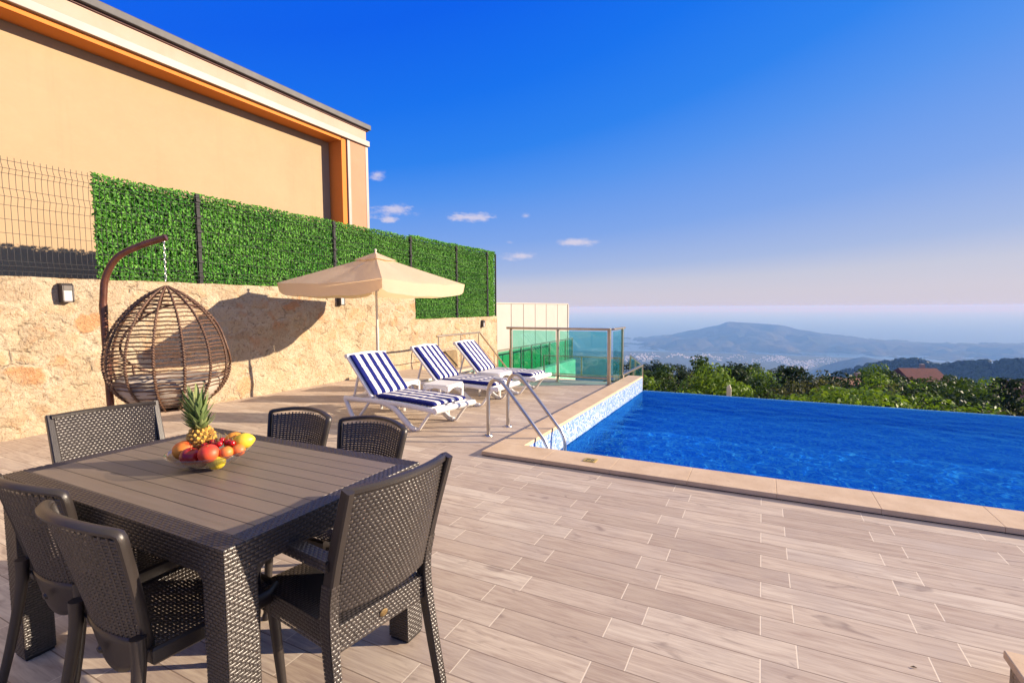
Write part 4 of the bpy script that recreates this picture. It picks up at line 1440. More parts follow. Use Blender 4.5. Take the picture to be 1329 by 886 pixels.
# ================================================================== houses among the trees
def far_house(loc, rz, w, d, h, rh, label, rm, wmat, ridge=True, name='house'):
    t = empty(name, loc, rz, label, 'house')
    mb = MB(); mb.box(-w / 2, w / 2, -d / 2, d / 2, -4, h); mb.build('wall', wmat, t)
    e = 0.5
    mb = MB()
    mb.prism([(-d / 2 - e, h), (d / 2 + e, h), (d / 2 + e, h + 0.15), (0, h + rh), (-d / 2 - e, h + 0.15)], 'x', -w / 2 - e, w / 2 + e)
    mb.build('roof', rm, t)
    for k in (-1, 0, 1):
        mb = MB(); mb.box(k * w * 0.3 - 0.5, k * w * 0.3 + 0.5, -d / 2 - 0.05, -d / 2 + 0.02, h - 2.0, h - 0.7)
        mb.build('window', M['canvas_dark'], t)
    mb = MB(); mb.box(w * 0.2, w * 0.2 + 0.6, 0.6, 1.2, h + rh * 0.3, h + rh + 0.6); mb.build('chimney', wmat, t)
M['roof_red'] = simple('dark_red_tiles', (0.15, 0.045, 0.035), 0.8, var=0.3, vscale=3, bump=0.5, bscale=6)
M['roof_terra'] = simple('terracotta_tiles', (0.42, 0.20, 0.10), 0.8, var=0.25, vscale=3, bump=0.5, bscale=6)
M['house_wall'] = simple('beige_house_wall', (0.42, 0.32, 0.24), 0.85, var=0.15, vscale=1)
far_house((24.2, 107.5, -13.9), R(18), 5.0, 6.6, 2.5, 2.0, 'house with dark red tiled roof standing among the trees', M['roof_red'], M['house_wall'])
far_house((9.15, 68.5, -9.75), R(-10), 2.5, 3.8, 2.2, 0.6, 'low house with pale terracotta roof, left of the red roofed house', M['roof_terra'], M['house_wall'])
far_house((26.6, 74.0, -11.2), R(-35), 4.6, 7.0, 2.6, 1.5, 'house with red roof at the right border of the photo', M['roof_red'], M['house_wall'])
mb = MB(); mb.prism([(-0.16, -4.5), (0.16, -4.5), (0.15, 0.9), (0.05, 1.05), (-0.14, 0.95)], 'y', -0.12, 0.12)
o = mb.build('stone_post', M['terrace_wall'], bevel=0.02); o.scale = (0.55, 0.55, 1); o.location = (-1.03, 20.0, -2.55); tag(o, 'pale upright post standing among the trees beyond the pool', 'post')
# ================================================================== dining table
TX, TY, TZ = -1.985, 1.235, 0.75
TL, TW = 1.40, 0.86
tb_ = empty('dining_table', (TX, TY, 0), 0, 'dark woven resin dining table with a slatted wood-look top', 'table')
mb = MB()
mb.box(-TL / 2 + 0.065, TL / 2 - 0.065, -TW / 2 + 0.065, TW / 2 - 0.065, TZ - 0.03, TZ - 0.001)
mb.build('tabletop', M['planks'], tb_, bevel=0.002)
# woven border, flat on top and down the apron
hw, hl = TW / 2, TL / 2
mb = MB()
mb.box(-hl + 0.004, hl - 0.004, -hw + 0.004, -hw + 0.064, TZ - 0.085, TZ - 0.003)
mb.box(-hl + 0.004, hl - 0.004, hw - 0.064, hw - 0.004, TZ - 0.085, TZ - 0.003)
mb.box(-hl + 0.004, -hl + 0.064, -hw + 0.065, hw - 0.065, TZ - 0.085, TZ - 0.003)
mb.box(hl - 0.064, hl - 0.004, -hw + 0.065, hw - 0.065, TZ - 0.085, TZ - 0.003)
fr = mb.build('frame', M['dark_core'], tb_)
mb = MB()
B_ = 0.064
for sx in (-1, 1):            # long borders run along x at y = +-hw
    ya, yb = (-hw, -hw + B_) if sx < 0 else (hw - B_, hw)
    mb.weave(lambda u, v: (-hl + 2 * hl * u, ya + (yb - ya) * v, TZ - 0.002), 2 * hl, B_, 0.026, 0.0105, 0.003)
    xa, xb = (hl - B_, hl) if sx > 0 else (-hl, -hl + B_)
    mb.weave(lambda u, v: (xb - (xb - xa) * v, -hw + B_ + (2 * hw - 2 * B_) * u, TZ - 0.002), 2 * hw - 2 * B_, B_, 0.026, 0.0105, 0.003)
for s in (-1, 1):             # apron faces
    mb.weave(lambda u, v: (-hl + 2 * hl * (u if s < 0 else 1 - u), s * hw, TZ - 0.09 + 0.088 * v), 2 * hl, 0.088, 0.026, 0.011, 0.003)
    mb.weave(lambda u, v: (s * hl, -hw + 2 * hw * (u if s > 0 else 1 - u), TZ - 0.09 + 0.088 * v), 2 * hw, 0.088, 0.026, 0.011, 0.003)
mb.build('weave', M['wicker'], fr, smooth='full')
LW = 0.098
for sx in (-1, 1):
    for sy in (-1, 1):
        cx, cy = sx * (hl - LW / 2), sy * (hw - LW / 2)
        mb = MB()
        mb.box(cx - LW / 2 + 0.003, cx + LW / 2 - 0.003, cy - LW / 2 + 0.003, cy + LW / 2 - 0.003, 0.0, TZ - 0.086)
        lg = mb.build('leg', M['dark_core'], tb_, bevel=0.004)
        mb = MB()
        h = LW / 2
        mb.weave(lambda u, v: (cx - h + LW * u, cy - h, 0.012 + (TZ - 0.10) * v), LW, TZ - 0.10, 0.0245, 0.0105, 0.003)
        mb.weave(lambda u, v: (cx + h - LW * u, cy + h, 0.012 + (TZ - 0.10) * v), LW, TZ - 0.10, 0.0245, 0.0105, 0.003)
        mb.weave(lambda u, v: (cx + h, cy - h + LW * u, 0.012 + (TZ - 0.10) * v), LW, TZ - 0.10, 0.0245, 0.0105, 0.003)
        mb.weave(lambda u, v: (cx - h, cy + h - LW * u, 0.012 + (TZ - 0.10) * v), LW, TZ - 0.10, 0.0245, 0.0105, 0.003)
        # curved bracket up to the apron
        mb.build('weave', M['wicker'], lg, smooth='full')
        for ax in (0, 1):
            mb = MB()
            prof = [(0, 0)] + [(0.055 * (1 - math.sin(t * math.pi / 2)), -0.055 * (1 - math.cos(t * math.pi / 2))) for t in np.linspace(0, 1, 7)]
            zt_ = TZ - 0.089
            if ax == 0:
                mb.prism([(cx - sx * (h + p[0]), zt_ + p[1]) for p in prof], 'y', cy - h + 0.004, cy + h - 0.004)
            else:
                mb.prism([(cy - sy * (h + p[0]), zt_ + p[1]) for p in prof], 'x', cx - h + 0.004, cx + h - 0.004)
            mb.build('bracket', M['wicker'], lg)

# ================================================================== side chairs
def side_chair(label):
    """front towards +y, origin on the floor under the seat"""
    t = empty('dining_chair', (0, 0, 0), 0, label, 'chair', 'armless chairs along the long sides of the table')
    def Bk(u, v):              # u -1..1, v 0..1
        w = 0.172 + 0.050 * v
        x = u * w
        y = -0.205 - 0.085 * v - 0.012 * v * v + 0.062 * u * u * (0.6 + 0.4 * v)
        z = 0.455 + 0.385 * v - 0.022 * v * u * u
        return (x, y, z)
    mb = MB()
    mb.weave(lambda u, v: Bk((u * 2 - 1) * 0.93, 0.03 + 0.90 * v), 0.40, 0.36, 0.021, 0.0118, 0.0036, gap=0.045, two=True)
    # thin warp strands keep the gaps small
    for k in range(20):
        u = -0.93 + 1.86 * k / 19
        mb.tube([Bk(u, v) for v in np.linspace(0.02, 0.95, 9)], 0.0036, 5, caps=False)
    mb.build('backrest', M['wicker'], t, smooth='full')
    # rim: flat band that widens to the sides
    path = [Bk(-1, v) for v in np.linspace(-0.12, 0.9, 9)] + [Bk(-1.0, 0.955), Bk(-0.985, 0.992)] + [Bk(u, 1.0) for u in np.linspace(-0.94, 0.94, 17)] + [Bk(0.985, 0.992), Bk(1.0, 0.955)] + [Bk(1, v) for v in np.linspace(0.9, -0.12, 9)]
    n_ = len(path)
    sc_ = []
    ring = MB()
    vs = []
    for i, p in enumerate(path):
        P_ = Vector(p)
        tn = (Vector(path[min(i + 1, n_ - 1)]) - Vector(path[max(i - 1, 0)])).normalized()
        c = Vector((0, -0.25, 0.62))
        outw = (P_ - c); outw = (outw - tn * outw.dot(tn))
        nrm = Vector((0, 1, 0.22)) - Vector((P_.x * 2.4, 0, 0)); nrm = (nrm - tn * nrm.dot(tn)).normalized()
        ow = nrm.cross(tn).normalized()
        if ow.dot(outw) < 0: ow = -ow
        for k in range(8):
            a = 2 * math.pi * k / 8 + math.pi / 8
            vs.append(P_ + ow * (0.0115 * math.cos(a)) + nrm * (0.0165 * math.sin(a)))
    fs = [(i * 8 + k, i * 8 + (k + 1) % 8, (i + 1) * 8 + (k + 1) % 8, (i + 1) * 8 + k) for i in range(n_ - 1) for k in range(8)]
    ring.add(vs, fs + [tuple(range(8))[::-1], tuple(range((n_ - 1) * 8, n_ * 8))])
    ring.build('back_rim', M['resin'], t, smooth=True, angle=50)
    # solid lower back panel
    mb = MB()
    def lowp(off):
        return lambda u, v: (lambda q: (q[0], q[1] + off, q[2]))(Bk((u * 2 - 1) * (1 - 0.16 * v * v), 0.05 - 0.36 * v * (1 - 0.55 * abs(2 * u - 1) ** 2.6)))
    mb.grid(lowp(0.0), 16, 6)
    mb.build('lower_panel', M['resin'], t, smooth='full', solid=0.016)
    mb = MB(); mb.lathe([(0, 0.006), (0.009, 0.006), (0.013, 0.0)], 14)
    mb.xf(Matrix.Translation((0.0, -0.216, 0.415)) @ Matrix.Rotation(R(100), 4, 'X'))
    mb.build('badge', M['resin'], t, smooth=True)
    # seat
    mb = MB()
    def St(u, v):
        x = (u * 2 - 1) * (0.185 + 0.015 * v); y = -0.19 + 0.39 * v
        return (x, y, 0.447 - 0.012 * math.sin(math.pi * u) * math.sin(math.pi * v))
    mb.weave(St, 0.38, 0.39, 0.021, 0.0118, 0.0034, gap=0.05, two=True)
    for k in range(18):
        u = k / 17
        mb.tube([St(u, v) for v in np.linspace(0, 1, 6)], 0.0034, 5, caps=False)
    mb.build('seat', M['wicker'], t, smooth='full')
    path = [(-0.195, -0.165, 0.43), (-0.205, 0.0, 0.43), (-0.215, 0.17, 0.43), (-0.19, 0.215, 0.43), (0, 0.228, 0.43), (0.19, 0.215, 0.43), (0.215, 0.17, 0.43), (0.205, 0.0, 0.43), (0.195, -0.165, 0.43), (0, -0.175, 0.43)]
    mb = MB(); mb.sweep(path, rect(0.024, 0.05, 0.007), closed=True)
    mb.build('seat_frame', M['resin'], t, smooth=True)
    # legs
    for s in (-1, 1):
        mb = MB()
        pth = smooth_path([(s * 0.186, -0.20, 0.50), (s * 0.192, -0.205, 0.40), (s * 0.204, -0.235, 0.22), (s * 0.216, -0.285, 0.0)], 5)
        mb.tube(pth, 0.016, 10, rs=list(np.linspace(0.021, 0.0135, len(pth))))
        mb.lathe([(0.0165, 0), (0.0165, 0.02), (0.013, 0.028)], 12, (s * 0.216, -0.285, 0))
        mb.build('leg', M['resin'], t, smooth=True)
        mb = MB()
        pth = [(s * 0.195, 0.195, 0.43), (s * 0.203, 0.207, 0.22), (s * 0.210, 0.222, 0.0)]
        mb.tube(pth, 0.016, 10, rs=[0.021, 0.017, 0.0135])
        mb.lathe([(0.0165, 0), (0.0165, 0.02), (0.013, 0.028)], 12, (s * 0.210, 0.222, 0))
        mb.build('leg', M['resin'], t, smooth=True)
    return t
ch = side_chair('near armless woven chair cut off by the left border of the photo')
ch.location = (-2.20, 0.96, 0); ch.rotation_euler = (0, 0, R(3))
for (x, y, rz, lab) in ((-1.69, 0.905, R(-2), 'near armless woven chair right beside the thick table leg'),
                        (-2.26, 1.64, math.pi + R(2), 'armless woven chair on the far side, closer to the pineapple'),
                        (-1.75, 1.63, math.pi - R(3), 'armless woven chair on the far side, closer to the striped loungers')):
    c = copy_tree(ch)
    c.location = (x, y, 0); c.rotation_euler = (0, 0, rz); c['label'] = lab

# ================================================================== armchairs
def arm_chair(label):
    t = empty('woven_armchair', (0, 0, 0), 0, label, 'armchair', 'woven armchairs at the table ends')
    W2 = 0.255
    def Bk(u, v, off=0.0):
        x = (u * 2 - 1) * (0.232 + 0.014 * v)
        y = -0.205 - 0.10 * v - 0.035 * (1 - (2 * u - 1) ** 2) + off
        z = 0.485 + 0.395 * v + 0.0 * u
        return (x, y, z)
    mb = MB()
    mb.weave(lambda u, v: Bk(u, v, -0.008), 0.48, 0.40, 0.021, 0.0125, 0.0045, gap=0.05)
    mb.weave(lambda u, v: Bk(1 - u, v, 0.008), 0.48, 0.40, 0.021, 0.0125, 0.0045, gap=0.05)
    bk = mb.build('backrest', M['wicker'], t, smooth='full')
    mb = MB()
    mb.grid(lambda u, v: Bk(u, v), 12, 6)
    mb.build('core', M['dark_core'], bk, solid=0.012)
    mb = MB()
    mb.sweep([Bk(u, 1.012) for u in np.linspace(-0.03, 1.03, 15)], rect(0.032, 0.022, 0.006))
    mb.build('top_rail', M['resin'], t, smooth=True, angle=30)
    for s in (-1, 1):
        # rear post: leg and back upright in one
        pth = [(s * 0.262, -0.275, 0.0), (s * 0.258, -0.225, 0.25), (s * 0.252, -0.200, 0.45), (s * 0.256, -0.222, 0.60), (s * 0.262, -0.318, 0.893)]
        pth = smooth_path(pth, 4)
        mb = MB(); mb.sweep(pth, rect(0.04, 0.046, 0.006), scales=[0.72 + 0.28 * min(1, q / 6) if q < 12 else 1 - 0.25 * (q - 12) / (len(pth) - 12) for q in range(len(pth))], upv=(0, 1, 0))
        pst = mb.build('rear_leg', M['resin'], t, smooth=True, angle=30)
        mb = MB()
        def face(sgn):
            def P(u, v):
                zz = 0.03 + 0.56 * v
                q = interp_path(pth, zz)
                w = 0.040 * (0.72 + 0.28 * min(1, v * 1.6))
                return (q.x + (u - 0.5) * w * (-sgn), q.y + sgn * 0.024 * (0.75 + 0.25 * min(1, v * 1.6)), zz)
            return P
        def interp_path(p, z):
            for a, b_ in zip(p, p[1:]):
                if a.z <= z <= b_.z + 1e-6:
                    return a.lerp(b_, (z - a.z) / max(1e-6, b_.z - a.z))
            return p[-1]
        mb.weave(face(-1), 0.04, 0.56, 0.02, 0.0125, 0.003)
        def side(u, v):
            zz = 0.03 + 0.56 * v
            q = interp_path(pth, zz)
            return (q.x + s * 0.0212 * (0.75 + 0.25 * min(1, v * 1.6)), q.y + (u - 0.5) * 0.044 * s, zz)
        mb.weave(side, 0.044, 0.56, 0.022, 0.0125, 0.003)
        mb.build('weave', M['wicker'], pst, smooth='full')
        # front leg carries on up to the arm
        pth2 = [(s * 0.262, 0.245, 0.0), (s * 0.258, 0.232, 0.30), (s * 0.258, 0.225, 0.44), (s * 0.262, 0.20, 0.615)]
        mb = MB(); mb.sweep(smooth_path(pth2, 4), rect(0.042, 0.042, 0.006), scales=[0.75 + 0.25 * min(1, q / 6) for q in range(13)], upv=(0, 1, 0))
        mb.build('front_leg', M['resin'], t, smooth=True, angle=30)
        # arm
        A = lambda u, v: (s * (0.262 + 0.012 * math.sin(v * 3.1)) + (u - 0.5) * 0.058, -0.235 + 0.47 * v, 0.655 - 0.012 * v + 0.01 * math.sin(v * math.pi))
        mb = MB()
        mb.sweep([A(0.5, v) for v in np.linspace(0, 1, 9)], rect(0.054, 0.032, 0.008))
        arm = mb.build('armrest', M['resin'], t, smooth=True, angle=30)
        mb = MB()
        Z = 0.0172
        mb.weave(lambda u, v: (lambda q: (q[0], q[1], q[2] + Z))(A(v, 1 - u)) if True else None, 0.47, 0.058, 0.02, 0.0115, 0.003)
        for sg in (-1, 1):
            mb.weave(lambda u, v: (lambda q: (q[0] + sg * 0.0285, q[1], q[2] - 0.017 + 0.034 * v))(A(0.5, u if sg > 0 else 1 - u)), 0.47, 0.034, 0.02, 0.0115, 0.003)
        mb.weave(lambda u, v: (lambda q: (q[0] + (0.5 - u) * 0.056, q[1] + 0.004, q[2] - 0.017 + 0.034 * v))(A(0.5, 1.0)), 0.056, 0.034, 0.02, 0.0115, 0.003)
        mb.build('weave', M['wicker'], arm, smooth='full')
    # seat box
    mb = MB(); mb.box(-0.235, 0.235, -0.205, 0.225, 0.365, 0.435)
    seat = mb.build('seat', M['dark_core'], t, bevel=0.006)
    mb = MB()
    mb.weave(lambda u, v: (-0.238 + 0.476 * u, -0.205 + 0.44 * v, 0.437 - 0.008 * math.sin(math.pi * u) * math.sin(math.pi * v)), 0.476, 0.44, 0.022, 0.0125, 0.0032)
    def apron(v):
        return 0.36 + 0.078 * v
    mb.weave(lambda u, v: (0.236 - 0.472 * u, -0.2235, 0.345 + 0.10 * v) if False else (-0.236 + 0.472 * u, -0.208, 0.352 + 0.086 * v), 0.472, 0.086, 0.021, 0.0125, 0.0032)
    mb.weave(lambda u, v: (0.236 - 0.472 * u, 0.228, 0.352 + 0.086 * v), 0.472, 0.086, 0.021, 0.0125, 0.0032)
    mb.weave(lambda u, v: (0.238, -0.205 + 0.43 * u, 0.352 + 0.086 * v), 0.43, 0.086, 0.021, 0.0125, 0.0032)
    mb.weave(lambda u, v: (-0.238, 0.225 - 0.43 * u, 0.352 + 0.086 * v), 0.43, 0.086, 0.021, 0.0125, 0.0032)
    mb.build('weave', M['wicker'], seat, smooth='full')
    mb = MB(); mb.lathe([(0, 0.003), (0.012, 0.003), (0.016, 0.0)], 18)
    mb.v = [(x * 1.35, y * 0.75, z) for (x, y, z) in mb.v]
    mb.xf(Matrix.Translation((0.0, -0.2125, 0.395)) @ Matrix.Rotation(R(90), 4, 'X'))
    mb.build('badge', M['dull_brass'], t, smooth=True)
    return t
ac = arm_chair('woven armchair at the right end of the table with its back towards the pool')
ac.scale = (0.78, 1, 1); ac.location = (-1.305, 1.245, 0); ac.rotation_euler = (0, 0, R(90 - 8))
c = copy_tree(ac); c['label'] = 'woven armchair at the left end of the table in front of the hanging chair'
c.scale = (0.84, 1, 1); c.location = (-2.72, 1.275, 0); c.rotation_euler = (0, 0, R(-90 - 8))

# ================================================================== fruit
bx, by, bz = -2.03, 1.235, TZ + 0.004
bw = MB()
bw.lathe([(0.0, 0.004), (0.045, 0.004), (0.10, 0.022), (0.145, 0.055), (0.155, 0.066), (0.158, 0.066), (0.149, 0.053), (0.102, 0.018), (0.047, 0.0), (0.0, 0.0)], 40)
o = bw.build('fruit_bowl', M['glass_clear'], smooth='full'); o.location = (bx, by, bz)
tag(o, 'shallow clear glass bowl full of fruit on the table', 'bowl')
M['peach'] = m_fruit('peach_skin', (0.70, 0.10, 0.015), (0.76, 0.27, 0.03), 0.6)
M['peach_red'] = m_fruit('red_peach_skin', (0.66, 0.022, 0.018), (0.72, 0.10, 0.03), 0.5)
M['apricot'] = m_fruit('apricot_skin', (0.72, 0.22, 0.03), (0.70, 0.14, 0.04), 0.5)
M['nectarine'] = m_fruit('nectarine_skin', (0.26, 0.008, 0.014), (0.42, 0.02, 0.02), 0.25)
M['lemon'] = m_fruit('lemon_skin', (0.74, 0.52, 0.02), (0.78, 0.60, 0.05), 0.4, 9, 0.15, 160)
M['orange'] = m_fruit('orange_skin', (0.76, 0.26, 0.02), (0.76, 0.30, 0.03), 0.4, 9, 0.15, 160)
M['cherry'] = m_fruit('cherry_skin', (0.34, 0.006, 0.012), (0.46, 0.012, 0.014), 0.15)
M['stalk'] = simple('fruit_stalk', (0.30, 0.22, 0.08), 0.7)
def fruit(name, dx, dy, dz, r, m_, label, cat, sq=(1, 1, 0.94), cleft=True, rz=0.0, ends=0.0, group=None):
    # dx, dy along camera right / away so that placement reads off the photo
    x = bx + rt.x * dx + fw.x * dy * 1.0
    y = by + rt.y * dx + fw.y * dy * 1.0
    def fn(d):
        k = 1.0
        if cleft: k -= 0.10 * max(0, d.z) ** 8 + 0.03 * math.exp(-(d.y * 9) ** 2) * (1 if d.x > 0 else 0)
        if ends: k += ends * abs(d.x) ** 12
        return k
    mb = MB(); mb.ball((0, 0, 0), r, 20, 14, sq, fn)
    o = mb.build(name, m_, smooth='full')
    o.location = (x, y, bz + dz); o.rotation_euler = (R(15), R(-10), rz)
    tag(o, label, cat, group)
    mb = MB(); mb.tube([(0, 0, r * sq[2] * 0.86), (0.002, 0, r * sq[2] * 0.98)], 0.002, 5); mb.build('stalk', M['stalk'], o)
    return o
fruit('peach', -0.105, 0.0, 0.066, 0.043, M['peach'], 'orange peach at the left rim of the glass bowl', 'peach')
fruit('peach', 0.035, -0.062, 0.068, 0.040, M['peach_red'], 'pinkish red peach at the front centre of the bowl', 'peach', rz=1.2)
fruit('nectarine', -0.045, -0.055, 0.055, 0.038, M['nectarine'], 'dark red nectarine between the orange peach and the pinkish red one', 'nectarine', rz=2.0)
fruit('nectarine', -0.015, -0.03, 0.036, 0.033, M['nectarine'], 'dark red nectarine low in the bowl behind the glass', 'nectarine', rz=0.6)
fruit('apricot', 0.088, -0.035, 0.064, 0.028, M['apricot'], 'small orange apricot just right of the pinkish red peach', 'apricot')
fruit('apricot', 0.120, 0.0, 0.064, 0.027, M['apricot'], 'small orange apricot under the lemon at the right rim', 'apricot', rz=1.0)
fruit('lemon', 0.118, 0.045, 0.090, 0.033, M['lemon'], 'yellow lemon on the right side of the fruit', 'lemon', (1.25, 1, 1), False, 0.8, 0.12)
fruit('lemon', 0.058, -0.052, 0.030, 0.029, M['lemon'], 'yellow lemon at the bottom of the bowl seen through the glass', 'lemon', (1.3, 1, 1), False, 0.3, 0.12)
fruit('orange', 0.065, 0.07, 0.082, 0.041, M['orange'], 'orange at the back of the bowl beside the pineapple', 'orange', (1, 1, 0.96), False)
chs = [(0.02, 0.0, 0.088), (0.045, -0.005, 0.092), (0.07, 0.012, 0.094), (0.092, 0.005, 0.092), (0.0, 0.022, 0.092), (0.035, 0.028, 0.098), (-0.02, 0.0, 0.084)]
for i, (dx, dy, dz) in enumerate(chs):
    o = fruit('cherry', dx, dy, dz, 0.0135, M['cherry'], 'dark red cherry lying on top between the peach, orange and pineapple', 'cherry', (1, 1, 0.95), True, i, 0, 'cherries on the fruit')
    mb = MB(); mb.tube(smooth_path([(0, 0, 0.012), (0.004, 0.004, 0.025), (0.016 * math.cos(i), 0.016 * math.sin(i), 0.042)], 4), 0.0011, 5); mb.build('stem', M['stalk'], o)

# pineapple
pin = empty('pineapple', (bx - 0.055 * rt.x + fw.x * 0.055, by - 0.055 * rt.y + fw.y * 0.055, bz + 0.012), 0, 'whole pineapple with a spiky green crown standing in the bowl', 'pineapple')
m, g = mat('pineapple_skin')
tc = g.n('ShaderNodeTexCoord'); geo = g.n('ShaderNodeNewGeometry')
c = g.ramp(geo.outputs['Random Per Island'], [(0, (0.34, 0.17, 0.03)), (0.5, (0.56, 0.32, 0.05)), (1, (0.66, 0.42, 0.08))])
c = g.mix(g.ramp(g.noise(tc.outputs['Object'], 70, 3), [(0.5, 0), (0.7, 0.6)]), c, (0.20, 0.13, 0.03))
b = g.n('ShaderNodeBsdfPrincipled', None, Base_Color=c, Roughness=0.6); finish(g, b); M['pineapple'] = m
mb = MB()
HP, RP = 0.145, 0.052
def pr_(t): return RP * (0.80 + 0.22 * math.sin(math.pi * (0.15 + 0.75 * t))) * (1 - 0.25 * max(0, t - 0.8) / 0.2)
mb.lathe([(0, 0)] + [(pr_(t) * 0.93, HP * t) for t in np.linspace(0, 1, 10)] + [(0, HP)], 18)
rows = 10
for j in range(rows):
    t = (j + 0.5) / rows
    nn_ = 13
    for k in range(nn_):
        a = 2 * math.pi * (k + 0.5 * (j % 2)) / nn_
        r_ = pr_(t); z = HP * t
        ct = Vector((math.cos(a), math.sin(a), 0)); sd_ = Vector((-math.sin(a), math.cos(a), 0)); uz = Vector((0, 0, 1))
        w_, h_ = 2 * math.pi * r_ / nn_ * 0.56, HP / rows * 0.85
        base = ct * r_ * 0.90 + uz * z
        vs = [base - uz * h_, base + sd_ * w_, base + uz * h_, base - sd_ * w_]
        vs += [base - uz * h_ * 0.45 + ct * r_ * 0.15, base + sd_ * w_ * 0.5 + ct * r_ * 0.16, base + uz * h_ * 0.5 + ct * r_ * 0.17, base - sd_ * w_ * 0.5 + ct * r_ * 0.16, base + ct * r_ * 0.22 + uz * 0.004]
        mb.add(vs, [(0, 1, 5, 4), (1, 2, 6, 5), (2, 3, 7, 6), (3, 0, 4, 7), (4, 5, 8), (5, 6, 8), (6, 7, 8), (7, 4, 8)])
mb.build('body', M['pineapple'], pin)
M['pine_leaf'] = m_leaf('pineapple_leaf', (0.035, 0.085, 0.03), (0.13, 0.21, 0.07), (0.36, 0.40, 0.17), 0.15, 0.5)
mb = MB()
rr = random.Random(4)
for j in range(9):
    nn_ = 10 - j // 2
    for k in range(nn_):
        a = 2 * math.pi * k / nn_ + j * 1.13 + rr.uniform(-.15, .15)
        tilt = 1.18 - 0.108 * j + rr.uniform(-.1, .1)
        ln = (0.058 + 0.006 * min(j, 5)) * rr.uniform(0.85, 1.15)
        z0 = HP - 0.004 + 0.0125 * j
        ct = Vector((math.cos(a), math.sin(a), 0)); sd_ = Vector((-math.sin(a), math.cos(a), 0))
        wl = 0.0140 * rr.uniform(0.8, 1.15)
        vs, n_ = [], 6
        for q in range(n_ + 1):
            s = q / n_
            ti = tilt - 0.55 * s * (1 if j > 1 else 0.4) 
            p = ct * (0.010 + ln * s * math.sin(tilt) * (1 - 0.12 * s)) + Vector((0, 0, z0 + ln * s * math.cos(tilt) + 0.02 * s * s))
            ww = wl * (1 - s ** 1.6) + 0.0004
            nrm = (Vector((0, 0, 1)) * math.sin(tilt) - ct * math.cos(tilt))
            vs += [p - sd_ * ww + nrm * ww * 0.4, p - nrm * 0.001, p + sd_ * ww + nrm * ww * 0.4]
        fs = []
        for q in range(n_):
            fs += [(q * 3, q * 3 + 1, q * 3 + 4, q * 3 + 3), (q * 3 + 1, q * 3 + 2, q * 3 + 5, q * 3 + 4)]
        mb.add(vs, fs)
mb.build('crown', M['pine_leaf'], pin, smooth='full')
pin.rotation_euler = (R(4), R(-4), 0.4); pin.scale = (1, 1, 0.93)

# ================================================================== hanging egg chair
EX, EY = -4.50, 2.44
eg = empty('hanging_chair', (EX, EY, 0), 0, 'brown rattan egg shaped hanging chair on a curved red-brown stand', 'hanging chair')
PXo, PYo = -4.84, 2.155                                     # foot of the pole
dpx, dpy = PXo - EX, PYo - EY
dl = math.hypot(dpx, dpy); ux, uy = dpx / dl, dpy / dl     # from hook to pole
def st(d, z): return (ux * d, uy * d, z)
pth = [st(dl * 1.02, 0.03), st(dl * 1.03, 0.6), st(dl * 1.05, 1.2), st(dl * 1.05, 1.45)] + smooth_path([st(dl * 1.05, 1.46), st(dl * 0.99, 1.66), st(dl * 0.78, 1.83), st(dl * 0.40, 1.93), st(-0.02, 2.005)], 6)
mb = MB(); mb.tube(pth, 0.0265, 14)
mb.tube([st(dl * 1.049, 1.36), st(dl * 1.05, 1.45)], 0.0295, 14)
sta = mb.build('stand', M['rust_tube'], eg, smooth=True)
mb = MB()
base = [(ux * dl * 1.02 + 0.55 * (math.cos(a) * -ux - math.sin(a) * -uy) + 0.55 * -ux * 0, 0, 0) for a in ()]
ring = []
cxr, cyr = ux * (dl * 1.02 - 0.50), uy * (dl * 1.02 - 0.50)
for k in range(40):
    a = 2 * math.pi * k / 40
    ring.append((cxr + 0.50 * math.cos(a), cyr + 0.50 * math.sin(a), 0.027))
mb.tube(ring, 0.0265, 10, closed=True)
mb.tube([(cxr - 0.49 * uy, cyr + 0.49 * ux, 0.027), (cxr + 0.49 * uy, cyr - 0.49 * ux, 0.027)], 0.02, 8)
mb.build('base_ring', M['rust_tube'], sta, smooth=True)
# chain
mb = MB()
z, k = 1.985, 0
while z > 1.64:
    rg = []
    for q in range(12):
        a = 2 * math.pi * q / 12
        if k % 2: rg.append((0.0065 * math.cos(a), 0, z - 0.016 + 0.018 * math.sin(a)))
        else: rg.append((0, 0.0065 * math.cos(a), z - 0.016 + 0.018 * math.sin(a)))
    mb.tube(rg, 0.0024, 5, closed=True)
    z -= 0.029; k += 1
mb.build('chain', M['chrome'], eg, smooth=True)
# cage
ZT, ZB, RM = 1.595, 0.565, 0.445
PR = [(0.0, 0.03), (0.05, 0.24), (0.12, 0.445), (0.22, 0.66), (0.34, 0.84), (0.46, 0.95), (0.58, 1.0), (0.68, 0.995), (0.78, 0.94), (0.87, 0.82), (0.94, 0.65), (1.0, 0.44)]
def er(t):
    for (t0, r0), (t1, r1) in zip(PR, PR[1:]):
        if t <= t1:
            k = (t - t0) / (t1 - t0); return RM * (r0 + (r1 - r0) * k)
    return RM * PR[-1][1]
prs = smooth_path([(a, b_, 0) for a, b_ in PR], 5)
def er(t):
    for a, b_ in zip(prs, prs[1:]):
        if a.x <= t <= b_.x + 1e-6:
            return RM * (a.y + (b_.y - a.y) * (t - a.x) / max(1e-6, b_.x - a.x))
    return RM * prs[-1].y
OA = math.atan2(0.92, -0.64)                               # the opening faces away, towards the wall corner
def half(t):                                              # angular half width of the opening at t
    if t < 0.14 or t > 0.80: return 0.0
    s = (t - 0.14) / 0.66
    return 1.4 * math.sin(math.pi * s) ** 0.45
NR = 14
def epos(a, t, dr=0.0): return (math.cos(a) * (er(t) + dr), math.sin(a) * (er(t) + dr), ZT - (ZT - ZB) * t)
mb = MB()
